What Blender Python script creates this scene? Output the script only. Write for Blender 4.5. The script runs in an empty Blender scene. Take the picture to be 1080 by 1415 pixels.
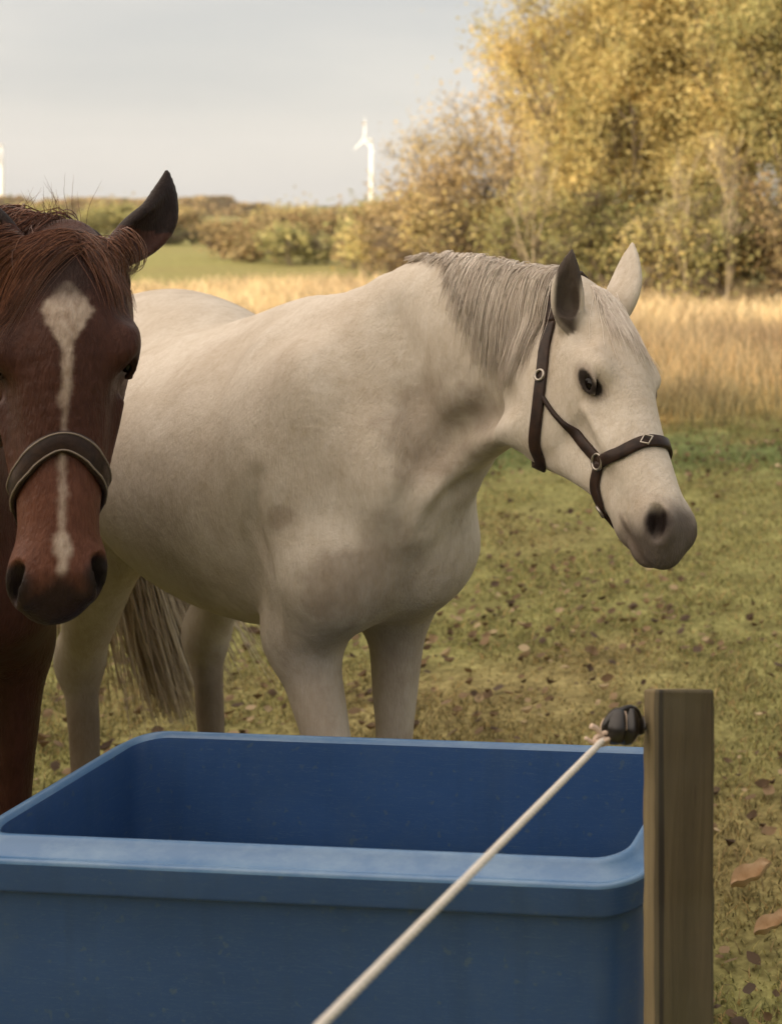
import bpy, math, random
import numpy as np
from mathutils import Vector

R = math.radians
rng = np.random.default_rng(7)
random.seed(7)
scene = bpy.context.scene
COL = scene.collection

# ------------------------------------------------------------------ camera
H = 1.65
FPX, PX, PY = 1800.0, 1250.0, 290.0          # in pixels of the 1080 x 1415 photograph
cam_d = bpy.data.cameras.new("camera")
cam = bpy.data.objects.new("camera", cam_d); COL.objects.link(cam)
cam.location = (0, 0, H); cam.rotation_euler = (R(90), 0, 0)
cam_d.sensor_fit = 'HORIZONTAL'; cam_d.sensor_width = 36.0
cam_d.lens = 36.0 * FPX / 1080.0
cam_d.shift_x = (540 - PX) / 1080.0
cam_d.shift_y = -(707.5 - PY) / 1080.0
cam_d.clip_start = 0.05; cam_d.clip_end = 6000
cam_d.dof.use_dof = True; cam_d.dof.focus_distance = 2.2; cam_d.dof.aperture_fstop = 6.0
scene.camera = cam

# ------------------------------------------------------------------ sun, sky, exposure
SUN_EL, SUN_AZ = 11.0, 28.0                  # azimuth: degrees left of straight behind the camera
sd = Vector((-math.sin(R(SUN_AZ)) * math.cos(R(SUN_EL)), -math.cos(R(SUN_AZ)) * math.cos(R(SUN_EL)), math.sin(R(SUN_EL))))
sl = bpy.data.lights.new("sun", 'SUN'); sl.energy = 4.4; sl.angle = R(0.5); sl.color = (1.0, 0.86, 0.66)
so = bpy.data.objects.new("sun", sl); COL.objects.link(so); so.rotation_euler = sd.to_track_quat('Z', 'Y').to_euler()
world = bpy.data.worlds.new("World"); scene.world = world; world.use_nodes = True
wn = world.node_tree.nodes; wl = world.node_tree.links; wn.clear()
wo = wn.new('ShaderNodeOutputWorld'); bg = wn.new('ShaderNodeBackground'); bg.inputs['Strength'].default_value = 0.1
sky = wn.new('ShaderNodeTexSky'); sky.sky_type = 'NISHITA'; sky.sun_disc = False
sky.sun_elevation = R(SUN_EL); sky.sun_rotation = math.atan2(sd.x, sd.y)
sky.air_density = 1.0; sky.dust_density = 1.5
tc = wn.new('ShaderNodeTexCoord'); mp = wn.new('ShaderNodeMapping'); mp.inputs['Scale'].default_value = (1.3, 1.3, 6.0)
nz = wn.new('ShaderNodeTexNoise'); nz.inputs['Scale'].default_value = 1.6; nz.inputs['Detail'].default_value = 5.0
rp = wn.new('ShaderNodeValToRGB'); rp.color_ramp.elements[0].position = 0.36; rp.color_ramp.elements[1].position = 0.66
rp.color_ramp.elements[0].color = (3.75, 3.85, 3.9, 1); rp.color_ramp.elements[1].color = (5.0, 4.85, 4.6, 1)
mx = wn.new('ShaderNodeMix'); mx.data_type = 'RGBA'; mx.inputs['Factor'].default_value = 0.86
wl.new(tc.outputs['Generated'], mp.inputs['Vector']); wl.new(mp.outputs['Vector'], nz.inputs['Vector'])
wl.new(nz.outputs['Fac'], rp.inputs['Fac']); wl.new(sky.outputs['Color'], mx.inputs['A'])
wl.new(rp.outputs['Color'], mx.inputs['B'])
# warm glow added to the sky, high left behind the camera, lighting the horses
dt = wn.new('ShaderNodeVectorMath'); dt.operation = 'DOT_PRODUCT'; dt.inputs[1].default_value = (-.60, -.33, .73)
wl.new(tc.outputs['Generated'], dt.inputs[0])
mr = wn.new('ShaderNodeMapRange'); mr.interpolation_type = 'SMOOTHSTEP'; mr.inputs['From Min'].default_value = .05; mr.inputs['From Max'].default_value = 1.0
wl.new(dt.outputs['Value'], mr.inputs['Value'])
ad = wn.new('ShaderNodeMix'); ad.data_type = 'RGBA'; ad.blend_type = 'ADD'; ad.inputs['B'].default_value = (13.5, 10.8, 8.2, 1)
wl.new(mr.outputs['Result'], ad.inputs['Factor']); wl.new(mx.outputs['Result'], ad.inputs['A'])
wl.new(ad.outputs['Result'], bg.inputs['Color'])
wl.new(bg.outputs['Background'], wo.inputs['Surface'])
scene.view_settings.view_transform = 'Standard'; scene.view_settings.look = 'None'
scene.view_settings.exposure = 0.58; scene.view_settings.gamma = 1.0

def at(px, py, Y):
    """world point seen at photo pixel (px, py) at distance Y"""
    return np.array([(px - PX) / FPX * Y, Y, H - (py - PY) / FPX * Y])

# ------------------------------------------------------------------ helpers
def tag(o, label=None, cat=None, group=None, kind=None):
    if label: o['label'] = label
    if cat: o['category'] = cat
    if group: o['group'] = group
    if kind: o['kind'] = kind
    return o

def empty(name, loc=(0, 0, 0)):
    o = bpy.data.objects.new(name, None); COL.objects.link(o); o.location = loc
    return o

def mesh_np(name, V, F, mat=None, parent=None, smooth=True, col=None, flat_tris=None):
    """V (n,3); F list of int arrays (m,3|4)"""
    if not isinstance(F, (list, tuple)): F = [F]
    me = bpy.data.meshes.new(name)
    V = np.asarray(V, np.float32)
    idx = np.concatenate([f.ravel() for f in F]).astype(np.int32)
    tot = np.concatenate([np.full(len(f), f.shape[1], np.int32) for f in F])
    st = np.concatenate([[0], np.cumsum(tot)[:-1]]).astype(np.int32)
    me.vertices.add(len(V)); me.vertices.foreach_set('co', V.ravel())
    me.loops.add(len(idx)); me.loops.foreach_set('vertex_index', idx)
    me.polygons.add(len(tot)); me.polygons.foreach_set('loop_start', st)
    me.polygons.foreach_set('use_smooth', np.full(len(tot), smooth, bool))
    if col is not None:
        a = me.color_attributes.new('coat', 'FLOAT_COLOR', 'POINT')
        c4 = np.ones((len(V), 4), np.float32); c4[:, :3] = col
        a.data.foreach_set('color', c4.ravel())
    me.update(calc_edges=True); me.validate()
    if mat: me.materials.append(mat)
    o = bpy.data.objects.new(name, me); COL.objects.link(o)
    if parent: o.parent = parent
    return o

class Mat:
    def __init__(s, name):
        s.m = bpy.data.materials.new(name); s.m.use_nodes = True
        s.n = s.m.node_tree.nodes; s.l = s.m.node_tree.links
        s.p = s.n['Principled BSDF']; s.out = s.n['Material Output']
    def set(s, **k):
        for a, v in k.items(): s.p.inputs[a.replace('_', ' ')].default_value = v
        return s
    def noise(s, scale, detail=4, stretch=None, coord='Object', rough=0.55, dist=0.0):
        t = s.n.new('ShaderNodeTexNoise'); t.inputs['Scale'].default_value = scale
        t.inputs['Detail'].default_value = detail; t.inputs['Roughness'].default_value = rough
        t.inputs['Distortion'].default_value = dist
        c = s.n.new('ShaderNodeTexCoord'); m = s.n.new('ShaderNodeMapping')
        if stretch: m.inputs['Scale'].default_value = stretch
        s.l.new(c.outputs[coord], m.inputs['Vector']); s.l.new(m.outputs['Vector'], t.inputs['Vector'])
        return t.outputs['Fac']
    def ramp(s, fac, stops):
        r = s.n.new('ShaderNodeValToRGB'); e = r.color_ramp.elements
        while len(e) < len(stops): e.new(0.5)
        for i, (p, c) in enumerate(stops):
            e[i].position = p; e[i].color = (*c, 1) if len(c) == 3 else c
        s.l.new(fac, r.inputs['Fac']); return r.outputs['Color']
    def mix(s, fac, a, b, mode='MIX'):
        m = s.n.new('ShaderNodeMix'); m.data_type = 'RGBA'; m.blend_type = mode
        for sock, v in (('Factor', fac), ('A', a), ('B', b)):
            if isinstance(v, (int, float)): m.inputs[sock].default_value = v
            elif isinstance(v, tuple): m.inputs[sock].default_value = (*v, 1)
            else: s.l.new(v, m.inputs[sock])
        return m.outputs['Result']
    def color(s, sock): s.l.new(sock, s.p.inputs['Base Color']); return s
    def bump(s, fac, strength=0.3, dist=0.01):
        b = s.n.new('ShaderNodeBump'); b.inputs['Strength'].default_value = strength; b.inputs['Distance'].default_value = dist
        s.l.new(fac, b.inputs['Height'])
        prev = s.p.inputs['Normal'].links
        if prev: s.l.new(prev[0].from_socket, b.inputs['Normal'])
        s.l.new(b.outputs['Normal'], s.p.inputs['Normal']); return s
    def island(s):
        g = s.n.new('ShaderNodeNewGeometry'); return g.outputs['Random Per Island']
    def translucent(s, colsock, amount):
        t = s.n.new('ShaderNodeBsdfTranslucent'); s.l.new(colsock, t.inputs['Color'])
        m = s.n.new('ShaderNodeMixShader'); m.inputs['Fac'].default_value = amount
        s.l.new(s.p.outputs['BSDF'], m.inputs[1]); s.l.new(t.outputs['BSDF'], m.inputs[2])
        s.l.new(m.outputs['Shader'], s.out.inputs['Surface']); return s

def unit(v):
    v = np.asarray(v, float); return v / (np.linalg.norm(v) + 1e-12)

def catmull(P, n):
    """resample control rows P smoothly, n per span"""
    P = np.asarray(P, float); Q = np.vstack([2 * P[0] - P[1], P, 2 * P[-1] - P[-2]]); out = []
    for i in range(1, len(Q) - 2):
        for t in np.linspace(0, 1, n, endpoint=False):
            a, b, c, d = Q[i - 1], Q[i], Q[i + 1], Q[i + 2]
            out.append(.5 * ((2 * b) + (-a + c) * t + (2 * a - 5 * b + 4 * c - d) * t * t + (-a + 3 * b - 3 * c + d) * t ** 3))
    out.append(P[-1]); return np.array(out)

# ------------------------------------------------------------------ smooth implicit bodies
class Body:
    """a smooth union of tapered limbs and masses, meshed as ONE continuous surface"""
    def __init__(s): s.prims = []
    def ell(s, c, r, ax=None, k=0.04, sub=False):
        A = np.eye(3) if ax is None else np.array([unit(a) for a in ax])
        c = np.asarray(c, float); r = np.asarray(r, float)
        ext = np.sqrt(((A * r[:, None]) ** 2).sum(0))
        s.prims.append(dict(t='e', c=c, r=r, A=A, k=k, sub=sub, lo=c - ext, hi=c + ext))
    def chain(s, P, a, b, up=(0, 0, 1), k=0.04, n=4, sub=False):
        """P points, a half-widths, b half-heights (along up)"""
        P = np.asarray(P, float); m = len(P)
        a = np.broadcast_to(a, (m,)).astype(float); b = np.broadcast_to(b, (m,)).astype(float)
        U = np.broadcast_to(np.asarray(up, float), (m, 3))
        Q = catmull(np.column_stack([P, a, b, U]), n); segs = []
        for i in range(len(Q) - 1):
            p, q = Q[i, :3], Q[i + 1, :3]
            d = q - p; L = np.linalg.norm(d)
            if L < 1e-6: continue
            d = d / L; u = Q[i, 5:8] + Q[i + 1, 5:8]; u = unit(u - d * (u @ d)); w = np.cross(u, d)
            segs.append((p, d, L, u, w, Q[i, 3], Q[i + 1, 3], Q[i, 4], Q[i + 1, 4]))
        rr = np.maximum(Q[:, 3], Q[:, 4])[:, None]
        s.prims.append(dict(t='c', segs=segs, k=k, sub=sub, lo=(Q[:, :3] - rr).min(0), hi=(Q[:, :3] + rr).max(0)))
    @staticmethod
    def _d(pr, P):
        if pr['t'] == 'e':
            q = (P - pr['c']) @ pr['A'].T.astype(P.dtype) / pr['r'].astype(P.dtype)
            k0 = np.sqrt((q * q).sum(-1)) + 1e-9; k1 = np.sqrt(((q / pr['r'].astype(P.dtype)) ** 2).sum(-1)) + 1e-9
            return k0 * (k0 - 1) / k1
        D = None
        for (p, d, L, u, w, a0, a1, b0, b1) in pr['segs']:
            v = P - p.astype(P.dtype); x = v @ d.astype(P.dtype)
            t = np.clip(x / L, 0, 1); ex = x - t * L
            a = a0 + (a1 - a0) * t; b = b0 + (b1 - b0) * t; c = .5 * (a + b)
            y = v @ w.astype(P.dtype); z = v @ u.astype(P.dtype)
            q0, q1, q2 = y / a, z / b, ex / c
            k0 = np.sqrt(q0 * q0 + q1 * q1 + q2 * q2) + 1e-9
            k1 = np.sqrt((q0 / a) ** 2 + (q1 / b) ** 2 + (q2 / c) ** 2) + 1e-9
            dd = k0 * (k0 - 1) / k1
            D = dd if D is None else np.minimum(D, dd)
        return D
    @staticmethod
    def _comb(F, D, k, sub):
        if sub: F, D = -F, D
        h = np.maximum(k - np.abs(F - D), 0) / k
        r = np.minimum(F, D) - h * h * k * .25
        return -r if sub else r
    def eval(s, P, prims=None):
        P = np.asarray(P, float); F = np.full(len(P), 1.0)
        for pr in (prims or s.prims): F = s._comb(F, s._d(pr, P), pr['k'], pr['sub'])
        return F
    def near(s, lo, hi, m=.35):
        b = Body(); b.prims = [p for p in s.prims if (p['lo'] - m < hi).all() and (p['hi'] + m > lo).all()]; return b
    def grad(s, P, e=.002):
        P = np.asarray(P, float); n = len(P)
        Q = np.concatenate([P + np.array(o) * e for o in ((1, 0, 0), (-1, 0, 0), (0, 1, 0), (0, -1, 0), (0, 0, 1), (0, 0, -1))])
        f = s.eval(Q).reshape(6, n)
        g = np.stack([f[0] - f[1], f[2] - f[3], f[4] - f[5]], 1)
        return g / (np.linalg.norm(g, axis=1, keepdims=True) + 1e-9)
    def snap(s, P, off=0.0, it=6):
        P = np.asarray(P, float).copy()
        for _ in range(it):
            P -= s.grad(P) * (s.eval(P) - off)[:, None] * .9
        return P
    def hit(s, px, py, Y0, off=0.0):
        """where the line of sight through a photo pixel meets the body (to place marks and straps on its surface)"""
        c = np.array([0, 0, H]); d = unit(at(px, py, 1.0) - c); t = Y0
        tt = np.arange(Y0, Y0 + 2.2, .008); f = s.eval(c + d * tt[:, None]) - off
        i = np.argmax(f < 0) if (f < 0).any() else np.argmin(f)
        return s.snap((c + d * tt[i])[None], off)[0]
    def mesh(s, coarse, fine_lo, fine_hi, fine):
        lo = np.min([p['lo'] for p in s.prims if not p['sub']], 0) - .04
        hi = np.max([p['hi'] for p in s.prims if not p['sub']], 0) + .04
        ax = []
        for i in range(3):
            x = lo[i]; g = [x]
            while x < hi[i]:
                x += fine if fine_lo[i] <= x <= fine_hi[i] else coarse
                g.append(x)
            ax.append(np.array(g, np.float32))
        F = np.full([len(a) for a in ax], .5, np.float32)
        for pr in s.prims:
            parts = [pr] if pr['t'] == 'e' else [dict(pr, segs=[g]) for g in pr['segs']]
            m = pr['k'] + .03
            i0 = [max(0, np.searchsorted(ax[j], pr['lo'][j] - m) - 1) for j in range(3)]
            i1 = [min(len(ax[j]), np.searchsorted(ax[j], pr['hi'][j] + m) + 1) for j in range(3)]
            sub = F[i0[0]:i1[0], i0[1]:i1[1], i0[2]:i1[2]]
            D = np.full(sub.shape, .5, np.float32)
            for q in parts:
                if pr['t'] == 'e': l, h = pr['lo'] - m, pr['hi'] + m
                else:
                    g = q['segs'][0]; r = max(g[5:9]); e = g[0] + g[1] * g[2]
                    l, h = np.minimum(g[0], e) - r - m, np.maximum(g[0], e) + r + m
                j0 = [max(i0[j], np.searchsorted(ax[j], l[j]) - 1) for j in range(3)]
                j1 = [min(i1[j], np.searchsorted(ax[j], h[j]) + 1) for j in range(3)]
                G = np.stack(np.meshgrid(*[ax[j][j0[j]:j1[j]] for j in range(3)], indexing='ij'), -1)
                if G.size == 0: continue
                d = s._d(q, G.reshape(-1, 3)).reshape(G.shape[:3])
                sl_ = tuple(slice(j0[j] - i0[j], j1[j] - i0[j]) for j in range(3))
                D[sl_] = np.minimum(D[sl_], d)
            sub[...] = s._comb(sub, D, np.float32(pr['k']), pr['sub'])
        return surface_nets(F, ax)

def surface_nets(F, ax):
    S = F < 0
    n0, n1, n2 = [k - 1 for k in F.shape]
    cnt = np.zeros((n0, n1, n2), np.uint8)
    for a in (0, 1):
        for b in (0, 1):
            for c in (0, 1): cnt += S[a:n0 + a, b:n1 + b, c:n2 + c]
    act = (cnt > 0) & (cnt < 8); I = np.argwhere(act)
    vid = np.full(act.shape, -1, np.int32); vid[act] = np.arange(len(I))
    acc = np.zeros((len(I), 3)); num = np.zeros(len(I))
    cor = [(a, b, c) for a in (0, 1) for b in (0, 1) for c in (0, 1)]
    pos = lambda J: np.stack([ax[k][J[:, k]] for k in range(3)], 1).astype(float)
    for a in cor:
        for d in range(3):
            if a[d]: continue
            b = list(a); b[d] = 1
            A = I + a; B = I + b
            fa = F[A[:, 0], A[:, 1], A[:, 2]]; fb = F[B[:, 0], B[:, 1], B[:, 2]]
            m = (fa < 0) != (fb < 0)
            t = (fa[m] / (fa[m] - fb[m]))[:, None]
            pa = pos(A[m]); pb = pos(B[m])
            acc[m] += pa + (pb - pa) * t; num[m] += 1
    V = acc / num[:, None]; Q = []
    for d in range(3):
        e, f = (d + 1) % 3, (d + 2) % 3
        s0 = [slice(None)] * 3; s1 = [slice(None)] * 3
        s0[d] = slice(0, -1); s1[d] = slice(1, None)
        a, b = S[tuple(s0)], S[tuple(s1)]
        J = np.argwhere(a != b); J = J[(J[:, e] > 0) & (J[:, f] > 0) & (J[:, e] < vid.shape[e]) & (J[:, f] < vid.shape[f])]
        ins = a[J[:, 0], J[:, 1], J[:, 2]]
        def g(de, df):
            K = J.copy(); K[:, e] += de; K[:, f] += df; return vid[K[:, 0], K[:, 1], K[:, 2]]
        q = np.stack([g(-1, -1), g(0, -1), g(0, 0), g(-1, 0)], 1)
        q[~ins] = q[~ins][:, ::-1]; Q.append(q)
    Q = np.concatenate(Q); Q = Q[(Q >= 0).all(1)]
    return V, Q

def smooth_mesh(V, Q, it=2, lam=.5):
    E = np.concatenate([Q[:, [0, 1]], Q[:, [1, 2]], Q[:, [2, 3]], Q[:, [3, 0]]])
    E = np.concatenate([E, E[:, ::-1]])
    deg = np.bincount(E[:, 0], minlength=len(V))[:, None] + 1e-9
    for k in range(it * 2):
        s = np.stack([np.bincount(E[:, 0], V[E[:, 1], j], len(V)) for j in range(3)], 1) / deg
        V = V + (lam if k % 2 == 0 else -lam * .96) * (s - V)
    return V

def tubes(paths, rad, sides=3):
    """paths (n,m,3), rad (n,m) -> one set of tapering tubes"""
    n, m, _ = paths.shape
    T = np.gradient(paths, axis=1); T /= np.linalg.norm(T, axis=2, keepdims=True) + 1e-9
    ref = np.where(np.abs(T[:, 0, 2:3]) > .8, np.array([1., 0, 0]), np.array([0, 0, 1.]))
    u_ = np.cross(T[:, 0], ref); us = []
    for i in range(m):                                    # carry the frame along without twisting
        u_ = u_ - T[:, i] * (u_ * T[:, i]).sum(1, keepdims=True); u_ = u_ / (np.linalg.norm(u_, axis=1, keepdims=True) + 1e-9); us.append(u_)
    U = np.stack(us, 1); W = np.cross(T, U)
    rings = [paths + (U * math.cos(2 * math.pi * k / sides) + W * math.sin(2 * math.pi * k / sides)) * rad[..., None] for k in range(sides)]
    V = np.stack(rings, 2).reshape(-1, 3)
    base = (np.arange(n)[:, None] * m + np.arange(m - 1)[None]).ravel() * sides
    Q = [np.stack([base + k, base + (k + 1) % sides, base + sides + (k + 1) % sides, base + sides + k], 1) for k in range(sides)]
    F = [np.concatenate(Q)]
    for e, flip in ((0, True), (m - 1, False)):
        b = (np.arange(n) * m + e) * sides
        c = np.stack([b + k for k in range(sides)], 1)
        F.append(c[:, ::-1] if flip else c)
    return V, F

def one_tube(P, r, n=6, sides=10):
    Q = catmull(P, n); rr = np.interp(np.linspace(0, 1, len(Q)), np.linspace(0, 1, len(np.atleast_1d(r))), np.atleast_1d(r))
    return tubes(Q[None], rr[None], sides)

def merge(*parts):
    V = []; F = []; o = 0
    for v, f in parts:
        f = f if isinstance(f, (list, tuple)) else [f]
        V.append(v); F += [x + o for x in f]; o += len(v)
    return np.concatenate(V), F

def sphere(c, r, n=16, A=None):
    th = np.linspace(0, math.pi, n + 1); ph = np.linspace(0, 2 * math.pi, 2 * n, endpoint=False)
    P = np.array([[math.sin(t) * math.cos(p), math.sin(t) * math.sin(p), math.cos(t)] for t in th for p in ph])
    P = P * np.asarray(r)
    if A is not None: P = P @ np.array(A)
    m = 2 * n; i = np.arange(n)[:, None]; j = np.arange(m)[None]
    a = (i * m + j).ravel(); b = (i * m + (j + 1) % m).ravel()
    return P + np.asarray(c), [np.stack([a, a + m, b + m, b], 1)]

def torus(c, A, R0, r0, n=24, m=8):
    a = np.linspace(0, 2 * math.pi, n, endpoint=False)[:, None]; b = np.linspace(0, 2 * math.pi, m, endpoint=False)[None]
    P = np.stack([(R0 + r0 * np.cos(b)) * np.cos(a), (R0 + r0 * np.cos(b)) * np.sin(a), r0 * np.sin(b) + 0 * a], -1).reshape(-1, 3)
    P = P @ np.array(A) + np.asarray(c)
    i = np.arange(n)[:, None]; j = np.arange(m)[None]
    q = np.stack([i * m + j, ((i + 1) % n) * m + j, ((i + 1) % n) * m + (j + 1) % m, i * m + (j + 1) % m], -1).reshape(-1, 4)
    return P, [q]

def ribbon(P, N, w, th):
    """strap along P with surface normals N"""
    T = np.gradient(P, axis=0); T /= np.linalg.norm(T, axis=1, keepdims=True) + 1e-9
    S = np.cross(T, N); S /= np.linalg.norm(S, axis=1, keepdims=True) + 1e-9
    prof = [(-1, 0), (-1, .7), (-.8, 1), (.8, 1), (1, .7), (1, 0)]
    m = len(P); w = np.broadcast_to(w, (m,))[:, None]
    V = np.stack([P + S * (a * w * .5) + N * (b * th) for a, b in prof], 1).reshape(-1, 3); k = len(prof)
    i = np.arange(m - 1)[:, None] * k; j = np.arange(k)[None]
    q = np.stack([i + j, i + (j + 1) % k, i + k + (j + 1) % k, i + k + j], -1).reshape(-1, 4)
    return V, [q, np.array([[k - 1 - x for x in range(k)]]), np.array([[(m - 1) * k + x for x in range(k)]])]

def strap(body, pts, w, th, off=.001, n=8):
    P = catmull(np.array(pts), n)
    P = body.snap(P, off); P[1:-1] = .25 * P[:-2] + .5 * P[1:-1] + .25 * P[2:]
    P = body.snap(P, off, 2); N = body.grad(P, .012)
    return ribbon(P, N, w, th)

def vnoise(P, f, seed=0, octv=3):
    """smooth value noise at points P (n,3)"""
    out = np.zeros(len(P)); amp = 1; tot = 0
    for o in range(octv):
        q = P * f; i = np.floor(q).astype(np.int64); t = q - i; t = t * t * (3 - 2 * t)
        def h(a, b, c):
            x = (i[:, 0] + a) * 374761393 + (i[:, 1] + b) * 668265263 + (i[:, 2] + c) * 2147483647 + (seed + o) * 1274126177
            x = (x ^ (x >> 13)) * 1103515245; x = x ^ (x >> 16); return (x & 0xffff) / 65535.0
        v = 0
        for a in (0, 1):
            for b in (0, 1):
                for c in (0, 1):
                    w = (t[:, 0] if a else 1 - t[:, 0]) * (t[:, 1] if b else 1 - t[:, 1]) * (t[:, 2] if c else 1 - t[:, 2])
                    v = v + w * h(a, b, c)
        out += amp * v; tot += amp; amp *= .5; f *= 2.03
    return out / tot

def sst(x, a, b):
    t = np.clip((x - a) / (b - a), 0, 1); return t * t * (3 - 2 * t)

# ------------------------------------------------------------------ horses
class Frame:
    def __init__(s, o, A, k=1.0, long=1.0):
        s.s = np.array([long, 1, 1]) if np.ndim(long) == 0 else np.array(long); s.o = np.asarray(o, float); s.A = np.array([unit(a) for a in A]); s.k = k   # rows: x, y, z axes
    def p(s, q): return s.o + (np.asarray(q, float) * s.k * s.s) @ s.A
    def v(s, q): return np.asarray(q, float) @ s.A
    def inv(s, P): return ((P - s.o) @ s.A.T) / s.k / s.s

def EYE_AT(B, T, EX, s):
    """centre of the eye opening, on the surface of the skull built so far"""
    q = np.array([T.p((EX, s * y, -.031)) for y in np.arange(.13, .04, -.001)]); return q[np.argmax(B.eval(q) < 0)]
def add_head(B, T, ears, EX=.190, MZ=1.0):
    """T: origin at the poll, x down the face, y to the horse's left, z out of the face"""
    k = T.k; Z = T.A[2]; X, Y = T.A[0], T.A[1]
    ch = lambda pts, a, b, kk=.03, **kw: B.chain([T.p(p) for p in pts], np.array(a) * k, np.array(b) * k, up=kw.pop('up', Z), k=kk * k, **kw)
    el = lambda c, r, kk=.03, ax=(X, Y, Z), sub=False: B.ell(T.p(c), np.array(r) * k, ax=ax, k=kk * k, sub=sub)
    ch([(-.005, 0, -.060), (.04, 0, -.045), (.11, 0, -.04), (.18, 0, -.045), (.26, 0, -.052), (.34, 0, -.055), (.42, 0, -.055), (.50, 0, -.058)],
       [.050, .070, .084, .084, .069, .060, .053, .048], [.050, .068, .075, .078, .070, .060, .052, .046], .03)
    q_ = np.array((1, MZ, MZ))
    for s in (1, -1):
        ch([(.055, s * .047, -.135), (.12, s * .052, -.182), (.20, s * .046, -.186), (.29, s * .034, -.150), (.38, s * .024, -.118), (.46, s * .012, -.110)],
           [.032, .032, .028, .024, .022, .028], [.060, .078, .066, .046, .034, .028], .03)
        el((.135, s * .062, -.145), (.105, .028, .108), .03)
        el((EX - .018, s * .072, -.014), (.050, .022, .028), .028)                       # brow
        ch([(.25, s * .068, -.062), (.30, s * .058, -.066), (.36, s * .047, -.068)], [.011, .010, .008], [.008, .007, .006], .02)   # facial crest
        el((.515, s * .036 * MZ, -.048), (.042, .022, .034), .02)                          # nostril wing
        el((EX + .055, s * .085, -.02), (.05, .02, .03), .03, sub=True)
    el((.495, 0, -.065), q_ * (.065, .050, .048), .03)
    el((.545, 0, -.080), q_ * (.036, .042, .036), .02)
    el((.522, 0, -.080 - .040 * MZ), q_ * (.034, .036, .020), .016)
    el((.475, 0, -.085 - .045 * MZ), q_ * (.032, .030, .024), .02)
    el((.105, .082, .004), (.030, .018, .022), .02, sub=True); el((.105, -.082, .004), (.030, .018, .022), .02, sub=True)
    for s in (1, -1):
        N = T.v(unit((.35, s * .75, .55))); D = T.v(unit((.85, s * .10, -.45))); D = unit(D - N * (N @ D))
        B.ell(T.p((.520, s * .047, -.033)), np.array((.033, .0130, .022)) * k, ax=(D, np.cross(N, D), N), k=.008 * k, sub=True)
        B.ell(T.p((.500, s * .050, -.030)), np.array((.014, .009, .012)) * k, ax=(D, np.cross(N, D), N), k=.008 * k, sub=True)
        ch([(.582, s * .008, -.104), (.560, s * .032 * MZ, -.105), (.520, s * .050 * MZ, -.104), (.465, s * .050, -.095)], [.006] * 4, [.005] * 4, .008, sub=True)
        ec = EYE_AT(B, T, EX, s); T.eye = getattr(T, 'eye', {}); T.eye[s] = ec
        lid = lambda x, y, z: ec + T.v((x * .0225, s * (-.0015 + y * .0065), z * .0135)) * k
        B.chain([lid(-1.05, -.2, -.15), lid(-.65, .7, .75), lid(0, 1.0, 1.05), lid(.65, .7, .70), lid(1.1, -.2, -.35)], .0052 * k, .0048 * k, up=Y, k=.008 * k)
        B.chain([lid(-1.05, -.2, -.15), lid(-.6, .5, -.80), lid(0, .7, -1.0), lid(.65, .5, -.85), lid(1.1, -.2, -.35)], .0036 * k, .0034 * k, up=Y, k=.007 * k)
    for base, tip, face, bend, wd in ears:                                              # base, tip, opening direction (head frame)
        b = np.array(base); t = np.array(tip); f = unit(face); m = b + (t - b) * .5 + np.array(bend)
        q = b + (t - b) * .25 + np.array(bend) * .6; r = b + (t - b) * .78 + np.array(bend) * .6
        B.chain([T.p(x) for x in (b, q, m, r, t)], np.array([.024, .033, .031, .019, .004]) * k * wd, np.array([.022, .022, .016, .010, .004]) * k, up=T.v(f), k=.014 * k)
        B.chain([T.p(x + f * .016) for x in (b + (t - b) * .16, q, m, r)], np.array([.014, .024, .021, .008]) * k * wd, np.array([.012, .017, .014, .007]) * k, up=T.v(f), k=.006 * k, sub=True)

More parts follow.
